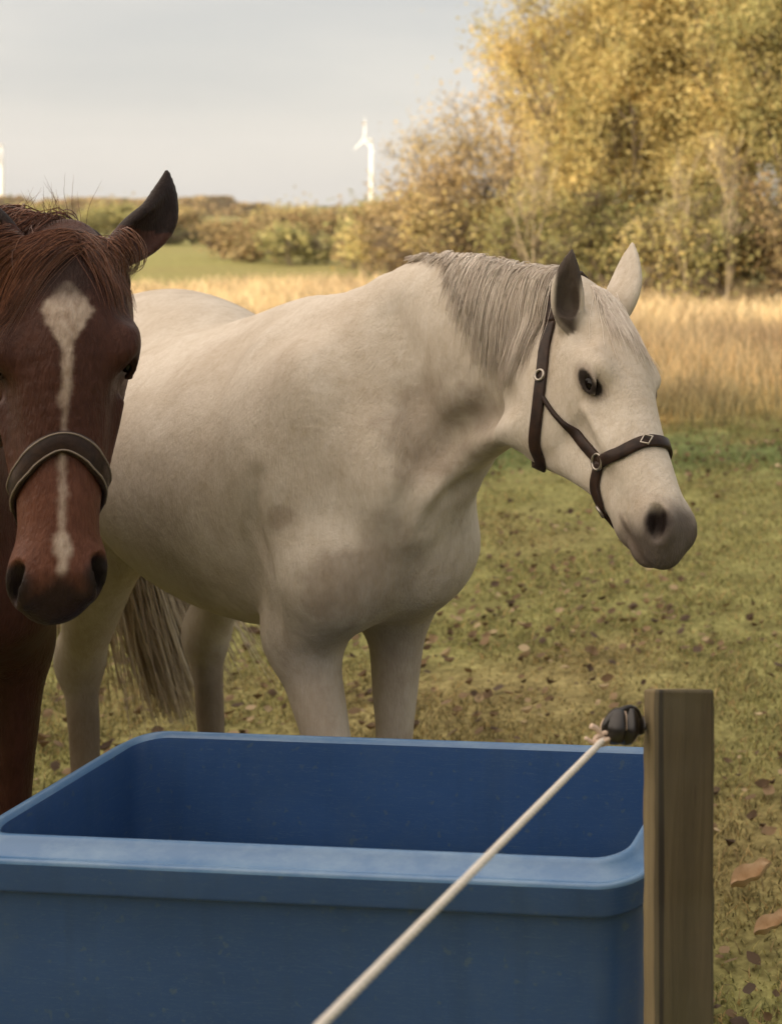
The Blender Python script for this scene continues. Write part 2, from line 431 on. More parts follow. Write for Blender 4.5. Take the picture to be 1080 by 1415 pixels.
def add_body(B, T, neck, hd, legs, tail=None):
    k = T.k; Z = T.A[2]; X, Y = T.A[0], T.A[1]
    ch = lambda pts, a, b, kk=.05, **kw: B.chain([T.p(p) for p in pts], np.array(a) * k, np.array(b) * k, up=kw.pop('up', Z), k=kk * k, **kw)
    el = lambda c, r, kk=.05, ax=(X, Y, Z), sub=False: B.ell(T.p(c), np.array(r) * k, ax=ax, k=kk * k, sub=sub)
    ch([(-.74, 0, 1.16), (-.60, 0, 1.17), (-.42, 0, 1.155), (-.2, 0, 1.115), (0, 0, 1.095), (.2, 0, 1.10), (.38, 0, 1.125), (.50, 0, 1.14), (.57, 0, 1.12)],
       [.14, .23, .27, .29, .29, .25, .19, .15, .12], [.18, .255, .27, .285, .30, .30, .265, .215, .16], .06)
    ch([(.02, 0, 1.33), (.20, 0, 1.385), (.34, 0, 1.405), (.48, 0, 1.36)], [.06, .055, .055, .07], [.07, .075, .075, .09], .10)   # withers
    ch([(-.70, 0, 1.30), (-.52, 0, 1.36), (-.3, 0, 1.34)], [.08, .12, .09], [.07, .075, .06], .10)                               # croup
    for s in (1, -1):
        el((.40, s * .112, 1.15), (.15, .080, .26), .08, ax=T_rot(T, -24))
        ch([(.30, s * .08, 1.36), (.45, s * .125, 1.16), (.570, s * .100, 1.01)], [.05, .07, .075], [.05, .08, .08], .06)          # shoulder blade
        el((.580, s * .050, 1.00), (.072, .058, .088), .06)                                 # breast
        if s > 0: el((.50, 0, .955), (.12, .10, .085), .06)
        el((-.52, s * .15, 1.12), (.23, .12, .26), .08)                                  # haunch
    for (s, front, J) in legs:                                                           # J joint points
        J = np.array(J, float)
        if front:   # shoulder, elbow, knee, fetlock, toe
            sh, elb, kn, fe, to = J
            ch([sh, elb], [.080, .060], [.105, .070], .06)
            m1 = elb + (kn - elb) * .35; m2 = elb + (kn - elb) * .8
            ch([elb, m1, m2, kn], [.052, .043, .031, .034], [.075, .058, .037, .038], .045, up=X)
            el(kn + (.005, 0, 0), (.040, .037, .050), .03)
            c1 = kn + (fe - kn) * .3
            ch([kn - (0, 0, .03), c1, fe + (0, 0, .04), fe], [.034, .026, .026, .033], [.036, .031, .030, .036], .02, up=X)
            el(fe, (.038, .034, .036), .02)
        else:       # hip, stifle, hock, fetlock, toe
            hp, st, kn, fe, to = J
            ch([hp, (hp + st) / 2, st], [.12, .13, .085], [.20, .19, .11], .07, up=X)
            m1 = st + (kn - st) * .35; m2 = st + (kn - st) * .8
            ch([st, m1, m2, kn], [.080, .068, .048, .044], [.13, .10, .065, .060], .05, up=X)
            el(kn + (-.012, 0, .02), (.070, .048, .080), .03); el(kn + (-.045, 0, .045), (.022, .018, .03), .02)
            c1 = kn + (fe - kn) * .3
            ch([kn - (0, 0, .03), c1, fe + (0, 0, .04), fe], [.040, .034, .031, .036], [.046, .039, .034, .038], .02, up=X)
            el(fe, (.038, .035, .036), .02)
        ch([fe, fe + (to - fe) * .5, to + (0, 0, .06)], [.031, .028, .036], [.032, .029, .038], .015, up=X)
        ch([to + (0, 0, .065), to + (.01, 0, .03), to + (.022, 0, .018)], [.042, .050, .054], [.045, .055, .058], .01, up=X)
    P = [T.p(neck[0][0])] + [np.array(q[0]) for q in neck[1:]]
    B.chain(P, np.array([q[1] for q in neck]), np.array([q[2] for q in neck]), up=[q[3] for q in neck], k=.055 * k, n=5)
    if tail is not None: ch(tail, [.035, .03, .02][:len(tail)], [.035, .03, .02][:len(tail)], .03)

def T_rot(T, deg):
    a = R(deg); return (T.v((math.cos(a), 0, math.sin(a))), T.A[1], T.v((-math.sin(a), 0, math.cos(a))))

def body_frame(O, heading):
    h = unit((heading[0], heading[1], 0)); l = np.array([-h[1], h[0], 0.])
    return Frame((O[0], O[1], 0), (h, l, (0, 0, 1)))

def head_frame(poll, nose, face, scale, roll=0.0):
    x = unit(np.array(nose) - poll); f = np.array([face[0], face[1], 0.]); z = unit(f - x * (f @ x)); y = np.cross(z, x)
    c, s_ = math.cos(R(roll)), math.sin(R(roll))
    y, z = y * c + z * s_, z * c - y * s_
    return Frame(poll, (x, y, z), scale)

def eyes(horse, T, m_eye, EX=.190):
    for s in (1, -1):
        v, f = sphere(T.eye[s] - T.v((0, s * .0045, 0)) * T.k, np.array((.0195, .0108, .0128)) * T.k, 16, A=T.A)
        mesh_np('eye', v, f, m_eye, horse)

def hair(B, roots, dirs, length, grav, steps, rad, off=(.004, .02), curl=.0, cling=.35, seed=1, taper=True, pull=None, ground=None):
    """strands that fall from their roots and lie on the body"""
    r = np.random.default_rng(seed); n = len(roots); P = np.array(roots, float); B = B.near(P.min(0), P.max(0), float(np.max(length)) + .05); D = np.array(dirs, float)
    L = np.broadcast_to(length, (n,)); o = r.uniform(off[0], off[1], n); path = [P.copy()]
    st = (L / steps)[:, None]
    ph = r.uniform(0, 6.28, (n, 3))
    for i in range(steps):
        D = D + np.array([0, 0, -grav]) + curl * np.sin(ph + i * r.uniform(.5, 1.1))
        if pull is not None: D = D + pull
        D /= np.linalg.norm(D, axis=1, keepdims=True)
        P = P + D * st
        d = B.eval(P); w = np.where(d < o, 1.0, cling * (d < .06)); m = (w > 0) & (np.abs(d - o) > .001)
        if m.any(): P[m] += B.grad(P[m]) * ((o - d) * w)[m][:, None]
        D = (P - path[-1]); D /= np.linalg.norm(D, axis=1, keepdims=True) + 1e-9
        path.append(P.copy())
    Q = np.stack(path, 1); t = np.linspace(0, 1, steps + 1)[None]
    rr = np.broadcast_to(np.asarray(rad, float).reshape(-1, 1), (n, 1)) * (1 - .8 * t ** 2 if taper else np.ones_like(t))
    return tubes(Q, rr, 3)

# coats: the colour pattern of each horse is a vertex attribute, fur grain comes from noise
def coat_mat(name, dark, grain, bump, rough=.6, sheen=.25):
    M = Mat(name); M.set(Roughness=rough, Sheen_Weight=sheen, Sheen_Roughness=.5)
    M.p.inputs['Specular IOR Level'].default_value = .08
    a = M.n.new('ShaderNodeAttribute'); a.attribute_name = 'coat'
    f1 = M.noise(120, 3, (1, 1, .35)); f2 = M.noise(9, 6, (1, 1, .8), dist=.8); f3 = M.noise(42, 4, (1, 1, .6))
    c = M.mix(M.ramp(f1, [(.3, (0, 0, 0)), (.7, (1, 1, 1))]), M.mix(1.0, a.outputs['Color'], dark, 'MULTIPLY'), a.outputs['Color'])
    c2 = M.mix(M.ramp(f2, [(.42, (grain,) * 3), (.62, (0, 0, 0))]), c, M.mix(1.0, c, (.84, .81, .77), 'MULTIPLY'))
    c3 = M.mix(M.ramp(f3, [(.50, (0, 0, 0)), (.72, (grain * .6,) * 3)]), c2, M.mix(1.0, c2, (.78, .74, .68), 'MULTIPLY'))
    M.color(c3); M.bump(M.noise(14, 4, (1, 1, .7)), .25 * bump, .02); M.bump(M.noise(330, 2, (1, 1, .22)), .5 * bump, .003)
    return M.m
def hair_mat(name, c0, c1, c2, rough=.5):
    M = Mat(name); M.set(Roughness=rough, Sheen_Weight=.2); M.p.inputs['Specular IOR Level'].default_value = .3
    M.color(M.ramp(M.island(), [(.0, c0), (.5, c1), (1., c2)])); return M.m
m_grey = coat_mat('grey_coat', (.90, .88, .84), .7, 1.2, sheen=.0)
m_bay = coat_mat('chestnut_coat', (.66, .60, .56), .6, 1.2, rough=.5, sheen=.0)
m_bay.node_tree.nodes['Principled BSDF'].inputs['Specular IOR Level'].default_value = .18
m_eye = Mat('eye').set(Base_Color=(.005, .0035, .003, 1), Roughness=.10, Specular_IOR_Level=.22).m
m_mane_g = hair_mat('grey_mane', (.54, .455, .385), (.66, .585, .51), (.75, .69, .61))
m_tail_g = hair_mat('grey_tail', (.30, .22, .15), (.58, .47, .34), (.78, .68, .52))
m_mane_b = hair_mat('chestnut_mane', (.045, .014, .008), (.13, .045, .022), (.23, .095, .048))
M = Mat('leather'); M.set(Roughness=.45, Specular_IOR_Level=.22); M.color(M.ramp(M.noise(60, 4), [(.3, (.012, .007, .006)), (.75, (.040, .021, .014))])); M.bump(M.noise(300, 2), .3, .001)
m_leather = M.m
m_stitch = Mat('pale_piping').set(Base_Color=(.20, .16, .13, 1), Roughness=.5).m
m_brass = Mat('tarnished_metal').set(Base_Color=(.35, .32, .28, 1), Metallic=.9, Roughness=.35).m

# ---- the grey horse
GO = (-1.40, 2.82); GH = (.75, -.66)
TG = body_frame(GO, GH)
G = Body()
P0 = at(850, 432, 2.36); PN = at(945, 715, 2.12)
_x = unit((.45, -.52, -.725)); _f = np.array((.85, -.53, 0)); _z = unit(_f - _x * (_f @ _x))
HG = Frame((-.552, 2.33, 1.490), (_x, np.cross(_z, _x), _z), .90, .965)
neck = [((.40, 0, 1.16), .15, .27, (0.1, 0, 1)),
        (at(588, 520, 2.49), .095, .222, (-.08, .05, 1)),
        (at(655, 495, 2.43), .070, .185, (.05, .0, 1)),
        (at(722, 484, 2.385), .062, .150, (.1, -.05, 1)),
        (HG.p((.015, 0, -.075)), .060, .105, (.30, -.2, 1))]
legs = [(1, True, [(.55, .082, .99), (.44, .088, .87), (.46, .070, .50), (.47, .065, .24), (.51, .065, 0)]),
        (-1, True, [(.56, -.108, .98), (.46, -.108, .86), (.60, -.085, .52), (.61, -.085, .26), (.67, -.085, 0)]),
        (1, False, [(-.56, .15, 1.08), (-.44, .15, .90), (-.60, .12, .56), (-.57, .12, .25), (-.53, .12, 0)]),
        (-1, False, [(-.56, -.15, 1.08), (-.44, -.16, .90), (-.64, -.15, .56), (-.60, -.15, .25), (-.56, -.15, 0)])]
add_body(G, TG, neck, HG, legs, tail=[(-.80, 0, 1.30), (-.88, 0, 1.22), (-.89, .02, 1.05)])
EARR = HG.A @ unit((.30, -.93, .1)); EARL = HG.A @ unit((.55, .82, .1))
add_head(G, HG, [((.062, -.078, -.026), (-.040, -.112, .066), EARR, (-.00, -.008, 0), .95),
                 ((.020, .055, -.012), (-.100, .066, .088), EARL, (0, .008, 0), 1.35)], .205, .88)
def groove(px, r, k, sub, inset=0.0):
    q = G.snap(np.array([G.hit(x, y, 1.9) for x, y in px]), -inset)
    if sub: n_ = G.grad(q[[0, -1]], .01); q[0] += n_[0] * (r + .006); q[-1] += n_[1] * (r + .006)
    G.chain(q, r, r, k=k, sub=sub)
groove([(708, 592), (668, 618), (630, 650), (600, 690)], .020, .035, False, .014)     # muscle along the underside of the neck
groove([(700, 556), (652, 578), (608, 615), (572, 670), (560, 720)], .012, .045, True)            # jugular furrow
groove([(548, 440), (565, 500), (574, 560), (566, 620)], .010, .070, True)                        # hollow in front of the shoulder
groove([(384, 858), (374, 800), (356, 735), (352, 660)], .006, .035, True)            # girth line behind the elbow
groove([(672, 650), (645, 668), (612, 695), (590, 730)], .007, .035, True)             # crease where the neck meets the breast
V, Q = G.mesh(.015, (-.74, 2.02, 1.02), (-.26, 2.50, 1.68), .0040)
V = smooth_mesh(V, Q, 2)
STAIN_SHADE_SPOTS = [(530, 795, .11, .50, (.24, .20, .165)), (462, 790, .07, .55, (.22, .18, .14)), (600, 570, .10, .45, (.26, .215, .18)), (665, 575, .07, .45, (.24, .195, .165)), (595, 650, .06, .35, (.26, .215, .18)), (385, 722, .03, .5, (.25, .20, .15)),  # coat stains, with neck and chest shade painted in as darker spots
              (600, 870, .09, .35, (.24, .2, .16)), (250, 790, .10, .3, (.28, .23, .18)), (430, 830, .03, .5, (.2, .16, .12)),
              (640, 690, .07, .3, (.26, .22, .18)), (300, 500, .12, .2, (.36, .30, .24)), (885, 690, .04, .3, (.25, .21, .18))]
def grey_color(V):
    c = np.tile(np.array([.585, .535, .47]), (len(V), 1))
    L = TG.inv(V); h = HG.inv(V); n1 = vnoise(V, 5, 3); n2 = vnoise(V, 16, 9)
    def mixc(w, col): c[:] = c * (1 - w[:, None]) + np.array(col) * w[:, None]
    mixc(sst(n1, .45, .8) * .35, (.46, .385, .31))
    for x, y, rad, wt, cl_ in STAIN_SHADE_SPOTS:
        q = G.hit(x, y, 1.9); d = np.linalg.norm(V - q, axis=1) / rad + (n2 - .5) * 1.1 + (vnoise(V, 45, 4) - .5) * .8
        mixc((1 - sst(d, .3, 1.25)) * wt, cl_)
    mixc((1 - sst(L[:, 2] + .25 * (n1 - .5), .80, 1.12)) * .35, (.33, .28, .225))  # lower body: mud tone and chest shade painted into the coat
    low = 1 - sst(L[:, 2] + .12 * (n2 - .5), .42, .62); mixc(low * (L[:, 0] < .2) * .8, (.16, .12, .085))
    inhead = (h[:, 0] > -.02) & (h[:, 0] < .62) & (np.abs(h[:, 1]) < .13) & (h[:, 2] > -.25) & (h[:, 2] < .08)
    mz = sst(h[:, 0] + .10 * (n2 - .5) - .25 * (h[:, 2] + .06), .468, .535) * inhead
    mixc(mz * .92, (.075, .062, .058))
    ln_ = sst(h[:, 0], .44, .48) * inhead * (1 - sst(np.abs(h[:, 2] + .104), .002, .007)); mixc(ln_ * .8, (.05, .04, .036))
    lip = sst(h[:, 0], .40, .50) * sst(-h[:, 2], .075, .11) * inhead; mixc(lip * .55, (.19, .155, .135))
    for s in (1, -1):
        d = np.linalg.norm((h - np.array([.207, s * .086, -.032])) * np.array([1, .25, 1.75]), axis=1)
        mixc((1 - sst(d + .010 * (n2 - .5), .026, .055)) * .55, (.20, .155, .13)); mixc((1 - sst(d + (n2 - .5) * .006, .0245, .032)) * .96, (.016, .012, .011))
        dn = np.linalg.norm((h - np.array([.518, s * .044, -.036])) * np.array([1, 1, 1.1]), axis=1)
        mixc((1 - sst(dn, .018, .032)), (.02, .015, .014))
    e = (h[:, 0] < .09) & (h[:, 0] > -.12) & (np.abs(h[:, 1]) > .022) & (h[:, 2] > -.035)
    if e.any():
        g = G.grad(V[e]); hv = h[e]; t = np.clip((hv[:, 2] + .026) / .092, 0, 1); s_ = np.sign(hv[:, 1])
        ax_l = np.stack([.062 - .102 * t, s_ * (.078 + .034 * t), -.026 + .092 * t], 1)
        wf = np.array([EARR, EARL]); f = wf[(s_ > 0).astype(int)]
        inner = sst(((hv - ax_l) * f).sum(1), -.012, .004) * sst(t, -.15, .08) * (s_ < 0) * (1 - sst(np.linalg.norm(hv - ax_l, axis=1), .030, .042))
        c[e] = c[e] * (1 - inner[:, None] * .93) + np.array((.035, .024, .020)) * inner[:, None] * .93
    return c
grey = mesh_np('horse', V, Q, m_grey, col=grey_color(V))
tag(grey, 'pale grey horse in brown leather halter, head turned, standing behind the blue trough', 'horse')
eyes(grey, HG, m_eye, .210)

# ---- the chestnut horse
BO = (-2.12, 2.44); BH = (.85, -.53)
TB = body_frame(BO, BH)
C = Body()
P0 = at(93, 333, 1.96); PN = at(80, 826, 1.81)
HB = head_frame(P0, PN, (.56, -.83), .95, roll=0); HB.s = np.array([1, 1.12, 1])
neck = [((.40, 0, 1.20), .17, .27, (0, 0, 1)),
        ((-1.66, 2.17, 1.36), .12, .22, (-.3, .25, 1)),
        ((-1.44, 2.06, 1.47), .090, .17, (-.3, .2, 1)),
        (HB.p((.05, 0, -.13)), .060, .10, (.0, .0, 1))]
legs = [(1, True, [(.56, .150, .98), (.46, .200, .86), (.47, .195, .50), (.42, .19, .24), (.46, .19, 0)]),
        (-1, True, [(.56, -.150, .98), (.44, -.165, .86), (.48, -.150, .50), (.47, -.145, .24), (.51, -.145, 0)]),
        (1, False, [(-.56, .15, 1.08), (-.42, .17, .88), (-.66, .16, .56), (-.62, .16, .25), (-.58, .16, 0)]),
        (-1, False, [(-.56, -.15, 1.08), (-.42, -.17, .88), (-.58, -.16, .56), (-.55, -.16, .25), (-.51, -.16, 0)])]
add_body(C, TB, neck, HB, legs, tail=[(-.80, 0, 1.30), (-.87, 0, 1.22), (-.87, 0, 1.05)])
add_head(C, HB, [((.012, .062, -.025), (-.142, .126, -.045), (.30, .45, .75), (.010, .020, 0), 1.15),
                 ((.012, -.062, -.025), (-.150, -.130, -.045), (.30, -.45, .75), (.010, -.020, 0), 1.15)])
V, Q = C.mesh(.016, (-1.50, 1.70, 1.00), (-.98, 2.15, 1.80), .0042)
V = smooth_mesh(V, Q, 2)
inhead_ = lambda h: (h[:, 0] > -.03) & (h[:, 0] < .64) & (np.abs(h[:, 1]) < .14) & (h[:, 2] > -.26) & (h[:, 2] < .09)
def bay_color(V):
    c = np.tile(np.array([.076, .029, .019]), (len(V), 1))
    L = TB.inv(V); h = HB.inv(V); n1 = vnoise(V, 6, 5); n2 = vnoise(V, 25, 9)
    def mixc(w, col): c[:] = c * (1 - w[:, None]) + np.array(col) * w[:, None]
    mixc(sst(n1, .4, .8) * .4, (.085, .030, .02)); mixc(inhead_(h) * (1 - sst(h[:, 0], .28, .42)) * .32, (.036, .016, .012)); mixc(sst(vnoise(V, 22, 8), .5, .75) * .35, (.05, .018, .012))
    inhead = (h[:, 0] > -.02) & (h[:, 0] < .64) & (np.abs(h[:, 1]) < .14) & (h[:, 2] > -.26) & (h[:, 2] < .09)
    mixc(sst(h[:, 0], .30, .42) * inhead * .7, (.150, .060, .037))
    mixc(sst(-h[:, 2], .03, .10) * inhead * sst(-h[:, 0], -.45, -.35) * .5, (.055, .016, .010))
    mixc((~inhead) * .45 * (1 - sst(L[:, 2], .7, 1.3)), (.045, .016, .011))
    w = np.interp(h[:, 0], [.07, .09, .122, .150, .178, .26, .30, .40, .45, .48, .53], [0, .014, .030, .017, .0045, .0032, .0028, .0032, .004, .009, 0])
    off = np.interp(h[:, 0], [.06, .2, .5], [0.0, .002, .004])
    ed = np.abs(h[:, 1] - off + (vnoise(V, 14, 31) - .5) * .007) + (vnoise(V, 70, 33) - .5) * .012
    mixc((1 - sst(ed, w - .0035, w + .0055)) * inhead * (h[:, 2] > -.045) * sst(w, .001, .004) * .92, (.47, .395, .335)); mixc((1 - sst(np.linalg.norm((h - np.array([.065, 0, .03])) * np.array([1, .8, .6]), axis=1), .02, .055)) * .75, (.022, .010, .008))
    mz = sst(h[:, 0] + .05 * (n2 - .5) - .30 * (h[:, 2] + .05), .495, .540) * inhead; mixc(mz * .92, (.028, .018, .019))
    for s in (1, -1):
        dn = np.linalg.norm(h - np.array([.518, s * .045, -.036]), axis=1); mixc((1 - sst(dn, .022, .036)) * .95, (.012, .009, .009))
        d = np.linalg.norm(h - np.array([.190, s * .088, -.032]), axis=1); mixc((1 - sst(d, .022, .040)) * .8, (.02, .01, .008))
        rim = np.linalg.norm((h - np.array([.565, s * .070, -.085])) / np.array([.05, .014, .05]), axis=1); mixc((1 - sst(rim, .8, 1.4)) * .45, (.28, .17, .13))
    ear = (h[:, 0] < -.03) & (np.abs(h[:, 1]) > .05) & (h[:, 0] > -.15) & (h[:, 2] > -.12); mixc(ear * .9, (.012, .007, .006))
    return c
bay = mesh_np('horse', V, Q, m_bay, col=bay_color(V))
tag(bay, 'chestnut horse with white blaze and dark halter, facing out at the frame edge', 'horse')
eyes(bay, HB, m_eye)
#@@HAIR
# ------------------------------------------------------------------ manes, tails, halters
def hitpts(B, pts, t0=1.6): return [B.hit(x, y, t0) for x, y in pts]
def crest_roots(B, ctl, n, spread, seed):
    r = np.random.default_rng(seed); Q = catmull(np.array(ctl), 12); t = np.sort(r.random(n)) * (len(Q) - 1.001)
    i = t.astype(int); f = (t - i)[:, None]; P = Q[i] * (1 - f) + Q[i + 1] * f
    P = P + r.normal(0, spread, (n, 3)); return B.snap(P, .001), t / (len(Q) - 1)

nearside = -TG.A[1]                                     # the grey horse's right flank
Zu = np.array([0, 0, 1.])
def crest(B, pts):
    out = []
    for p in catmull(np.array(pts), 4):
        q = np.array(p)[None] + np.arange(.45, -.05, -.004)[:, None] * np.array([0, 0, 1.]); f = B.eval(q); out.append(q[np.argmax(f < 0)])
    return np.array(out)
cr = crest(G, [HG.p((.05, 0, -.12)), at(735, 480, 2.38), at(655, 490, 2.43), at(600, 510, 2.48), at(560, 525, 2.52)])
n = 3000
rt, t = crest_roots(G, cr, n, .007, 11)
r_ = np.random.default_rng(5)
kp = r_.random(n) > sst(t, .45, .85); rt, t = rt[kp], t[kp]; n = len(t)
ln = np.interp(t, [0, .15, .32, .60, 1], [.20, .235, .21, .035, .014]) * r_.uniform(.5, 1.12, n)
dr = np.tile(nearside * 1.0 - Zu * .1, (n, 1)) + r_.normal(0, .16, (n, 3))
mane = mesh_np('mane', *hair(G, rt, dr, ln, .38, 14, r_.uniform(.0006, .0013, n), off=(.002, .009), curl=.04, seed=3), m_mane_g, grey)
# clumped locks over the loose strands
lk = []; 
for j in range(70):
    c0, tt = crest_roots(G, cr, 1, .004, 100 + j)
    if tt[0] > .55 and r_.random() < .8: continue
    k = 26; l0 = float(np.interp(tt[0], [0, .30, .52, 1], [.23, .21, .03, .015])) * r_.uniform(.65, 1.1)
    rr = np.repeat(c0, k, 0) + r_.normal(0, .003, (k, 3)); dd = nearside - Zu * .1 + r_.normal(0, .12, 3) + r_.normal(0, .03, (k, 3))
    lk.append(hair(G, rr, dd, l0 * r_.uniform(.9, 1.05, k), .38, 14, r_.uniform(.0006, .0012, k), off=(.006, .013), curl=.02, seed=200 + j))
mesh_np('mane', *merge(*lk), m_mane_g, grey)

n = 480
rt = np.array([HG.p((-.02 + r_.random() * .06, np.clip(r_.normal(0, .018), -.03, .03), .03)) for _ in range(n)]); rt = G.snap(rt, .001)
dr = np.tile(HG.A[0] + HG.A[2] * .1, (n, 1)) + r_.normal(0, .16, (n, 3)) + HG.A[1] * r_.normal(0, .14, (n, 1))
mesh_np('forelock', *hair(G, rt, dr, r_.uniform(.04, .15, n), .10, 12, r_.uniform(.0004, .0009, n), off=(.001, .004), curl=.06, seed=8), m_mane_g, grey)

n = 3200                                                  # tail, swung towards the left hind leg
tr = TG.p((-.89, .01, 1.18)); a = r_.random(n)
rt = np.array([TG.p((-.885 + .02 * r_.normal(), .01 + .02 * r_.normal(), 1.27 - .35 * q)) for q in a])
dr = TG.v((-.12, .12, -.9))[None] + r_.normal(0, .045, (n, 3))
mesh_np('tail', *hair(G, rt, dr, r_.uniform(.70, 1.02, n) - .3 * a, .05, 12, r_.uniform(.0018, .0032, n), off=(.0, .02), curl=.03, seed=31, cling=0, pull=TG.v((.0, .026, 0))), m_tail_g, grey)

def leather(B, name, pieces, parent, mat, n=8):
    return mesh_np(name, *merge(*[strap(B, p, w, th, .0015, n) for p, w, th in pieces]), mat, parent)
mir = lambda T, P: T.p(T.inv(np.asarray(P)) * (1, -1, 1))
near = hitpts(G, [(764, 446), (756, 480), (751, 520), (744, 570), (741, 610), (747, 645)])
cheek = hitpts(G, [(750, 545), (768, 570), (790, 592), (808, 613), (831, 638)])
nose = hitpts(G, [(831, 638), (858, 627), (890, 612)])
xn = [HG.inv(p) for p in nose]; top = HG.p((xn[-1][0] + .002, 0, .01))
chin = hitpts(G, [(831, 638), (825, 672), (832, 705)]); yc = HG.inv(chin[-1])
under = HG.p((yc[0] + .025, 0, yc[2] - .05))
halter = leather(G, 'halter', [
    (near + [HG.p((.12, 0, -.25))] + [mir(HG, p) for p in near[::-1]], .023, .005),
    ([near[0], HG.p((-.02, -.05, -.04)), HG.p((-.04, 0, -.04)), HG.p((-.02, .05, -.04)), mir(HG, near[0])], .020, .005),
    (cheek, np.interp(np.arange(33), [0, 12, 18, 32], [.007, .008, .017, .019]), .005), ([mir(HG, p) for p in cheek], .019, .005),
    (nose + [top] + [mir(HG, p) for p in nose[::-1]], .021, .006),
    (chin + [under] + [mir(HG, p) for p in chin[::-1]], .019, .006)], grey, m_leather)
for P, w in ((cheek[-1], .013), (HG.p(HG.inv(chin[-1])), .010), (near[2], .009)):
    N = G.grad(P[None], .01)[0]; U = unit(np.cross(N, Zu)); W = np.cross(N, U)
    mesh_np('ring', *torus(P + N * .008, (U, W, N), w, .0026), m_brass, halter)
P = G.snap(nose[-1][None], .010)[0]; N = G.grad(P[None], .01)[0]; U = unit(nose[-1] - nose[-2]); W = unit(np.cross(N, U))
mesh_np('buckle', *torus(P, (U * 1.0, W * .8, N), .011, .0020, 4, 6), m_brass, halter)

# chestnut
n = 3000
rt = np.array([HB.p((-.035 + r_.random() * .05, r_.normal(0, .024), .02)) for _ in range(n)]); rt = C.snap(rt, .001)
side = HB.inv(rt)[:, 1] + r_.normal(0, .012, n)
sg = np.where(side > .022, .55, -1.15)[:, None]
dr = HB.A[0] * .45 + HB.A[2] * .15 + HB.A[1] * sg * r_.uniform(.75, 1.2, (n, 1)) + r_.normal(0, .07, (n, 3))
mesh_np('forelock', *hair(C, rt, dr, np.where(sg[:, 0] > 0, .12, .22) * r_.uniform(.5, 1.05, n), .085, 14, r_.uniform(.0004, .0008, n), off=(.001, .008), curl=.04, seed=18), m_mane_b, bay)
cr = C.snap(np.array([HB.p((-.045, 0, -.07)), (-1.40, 2.10, 1.64), (-1.52, 2.14, 1.62), (-1.70, 2.25, 1.60)]), 0)
n = 1600; rt, t = crest_roots(C, cr, n, .010, 12)
dr = np.tile(-TB.A[1] * .8 + Zu * .45, (n, 1)) + r_.normal(0, .22, (n, 3))
mesh_np('mane', *hair(C, rt, dr, r_.uniform(.14, .24, n), .32, 12, r_.uniform(.0006, .0012, n), off=(.002, .015), curl=.07, seed=19), m_mane_b, bay)
n = 26; rt = C.snap(np.array([HB.p((-.045, r_.normal(-.02, .025), -.02)) for _ in range(n)]), 0)          # stray hairs standing up
mesh_np('mane', *hair(C, rt, Zu + r_.normal(0, .28, (n, 3)), r_.uniform(.03, .075, n), -.02, 8, np.full(n, .0004), curl=.12, seed=77, cling=0), m_mane_b, bay)
n = 1200
rt = np.array([TB.p((-.885 + .02 * r_.normal(), .02 * r_.normal(), 1.27 - .35 * q)) for q in r_.random(n)])
mesh_np('tail', *hair(C, rt, TB.v((-.2, 0, -.9))[None] + r_.normal(0, .06, (n, 3)), r_.uniform(.5, .85, n), .05, 10, r_.uniform(.0016, .0026, n), off=(0, .02), curl=.04, seed=32, cling=0), m_mane_b, bay)
bn = hitpts(C, [(141, 664), (129, 638), (112, 620)], 1.4); c0 = HB.p((HB.inv(bn[-1])[0] - .011, 0, .01))
lo = HB.inv(bn[0]); back = [HB.p((lo[0] + .022, .060, lo[2] - .035)), HB.p((lo[0] + .034, .045, -.12)), HB.p((lo[0] + .040, 0, -.17))]
loop = back[::-1] + bn + [c0] + [mir(HB, p) for p in bn[::-1]] + [mir(HB, p) for p in back]
ck = [HB.p((lo[0] + .02, .065, lo[2] - .03)), HB.p((.26, .045, -.20)), HB.p((.16, .06, -.21)), HB.p((.06, .06, -.18)), HB.p((.0, .07, -.085))]
bh = leather(C, 'halter', [(loop, .031, .006), (ck + [HB.p((-.04, 0, -.085))] + [mir(HB, p) for p in ck[::-1]], .022, .005)], bay, m_leather)
Pq = C.snap(catmull(np.array(loop[2:-2]), 8), .008); N = C.grad(Pq, .012); Tq = np.gradient(Pq, axis=0); S = np.cross(Tq, N); S /= np.linalg.norm(S, axis=1, keepdims=True)
mesh_np('stitching', *merge(*[tubes((Pq + S * k * .012 - N * .0005)[None], np.full((1, len(Pq)), .0013), 6) for k in (1, -1)]), m_stitch, bh)
# ------------------------------------------------------------------ water trough
M = Mat('blue_plastic'); M.set(Roughness=.36)
M.p.inputs['Specular IOR Level'].default_value = .45
base = M.ramp(M.noise(3.0, 5, dist=.6), [(.3, (.021, .060, .165)), (.7, (.029, .077, .205))])
dirt = M.ramp(M.noise(11, 7, (1, 1, .5), rough=.7), [(.50, (0, 0, 0)), (.78, (.2, .2, .2))])
streak = M.ramp(M.noise(14, 5, (1, 1, .06), rough=.6), [(.52, (0, 0, 0)), (.75, (.45, .45, .45))])
sp = M.ramp(M.noise(75, 3, rough=.4), [(.66, (0, 0, 0)), (.72, (.5, .5, .5))])
base = M.mix(streak, base, (.016, .042, .10)); base = M.mix(sp, base, (.07, .11, .15))
scr = M.ramp(M.noise(7, 3, (1, 1, 14), rough=.7, dist=2.5), [(.485, (0, 0, 0)), (.50, (.45, .45, .45)), (.515, (0, 0, 0))])
base = M.mix(scr, base, (.085, .14, .21))
M.color(M.mix(dirt, base, (.085, .125, .150))); M.bump(M.noise(6, 3), .12, .02); M.bump(M.noise(160, 3), .12, .001)
m_blue = M.m
TX = .0; rot = 4.7
u = np.array([math.cos(R(rot)), -math.sin(R(rot)), 0]); v = np.array([math.sin(R(rot)), math.cos(R(rot)), 0])
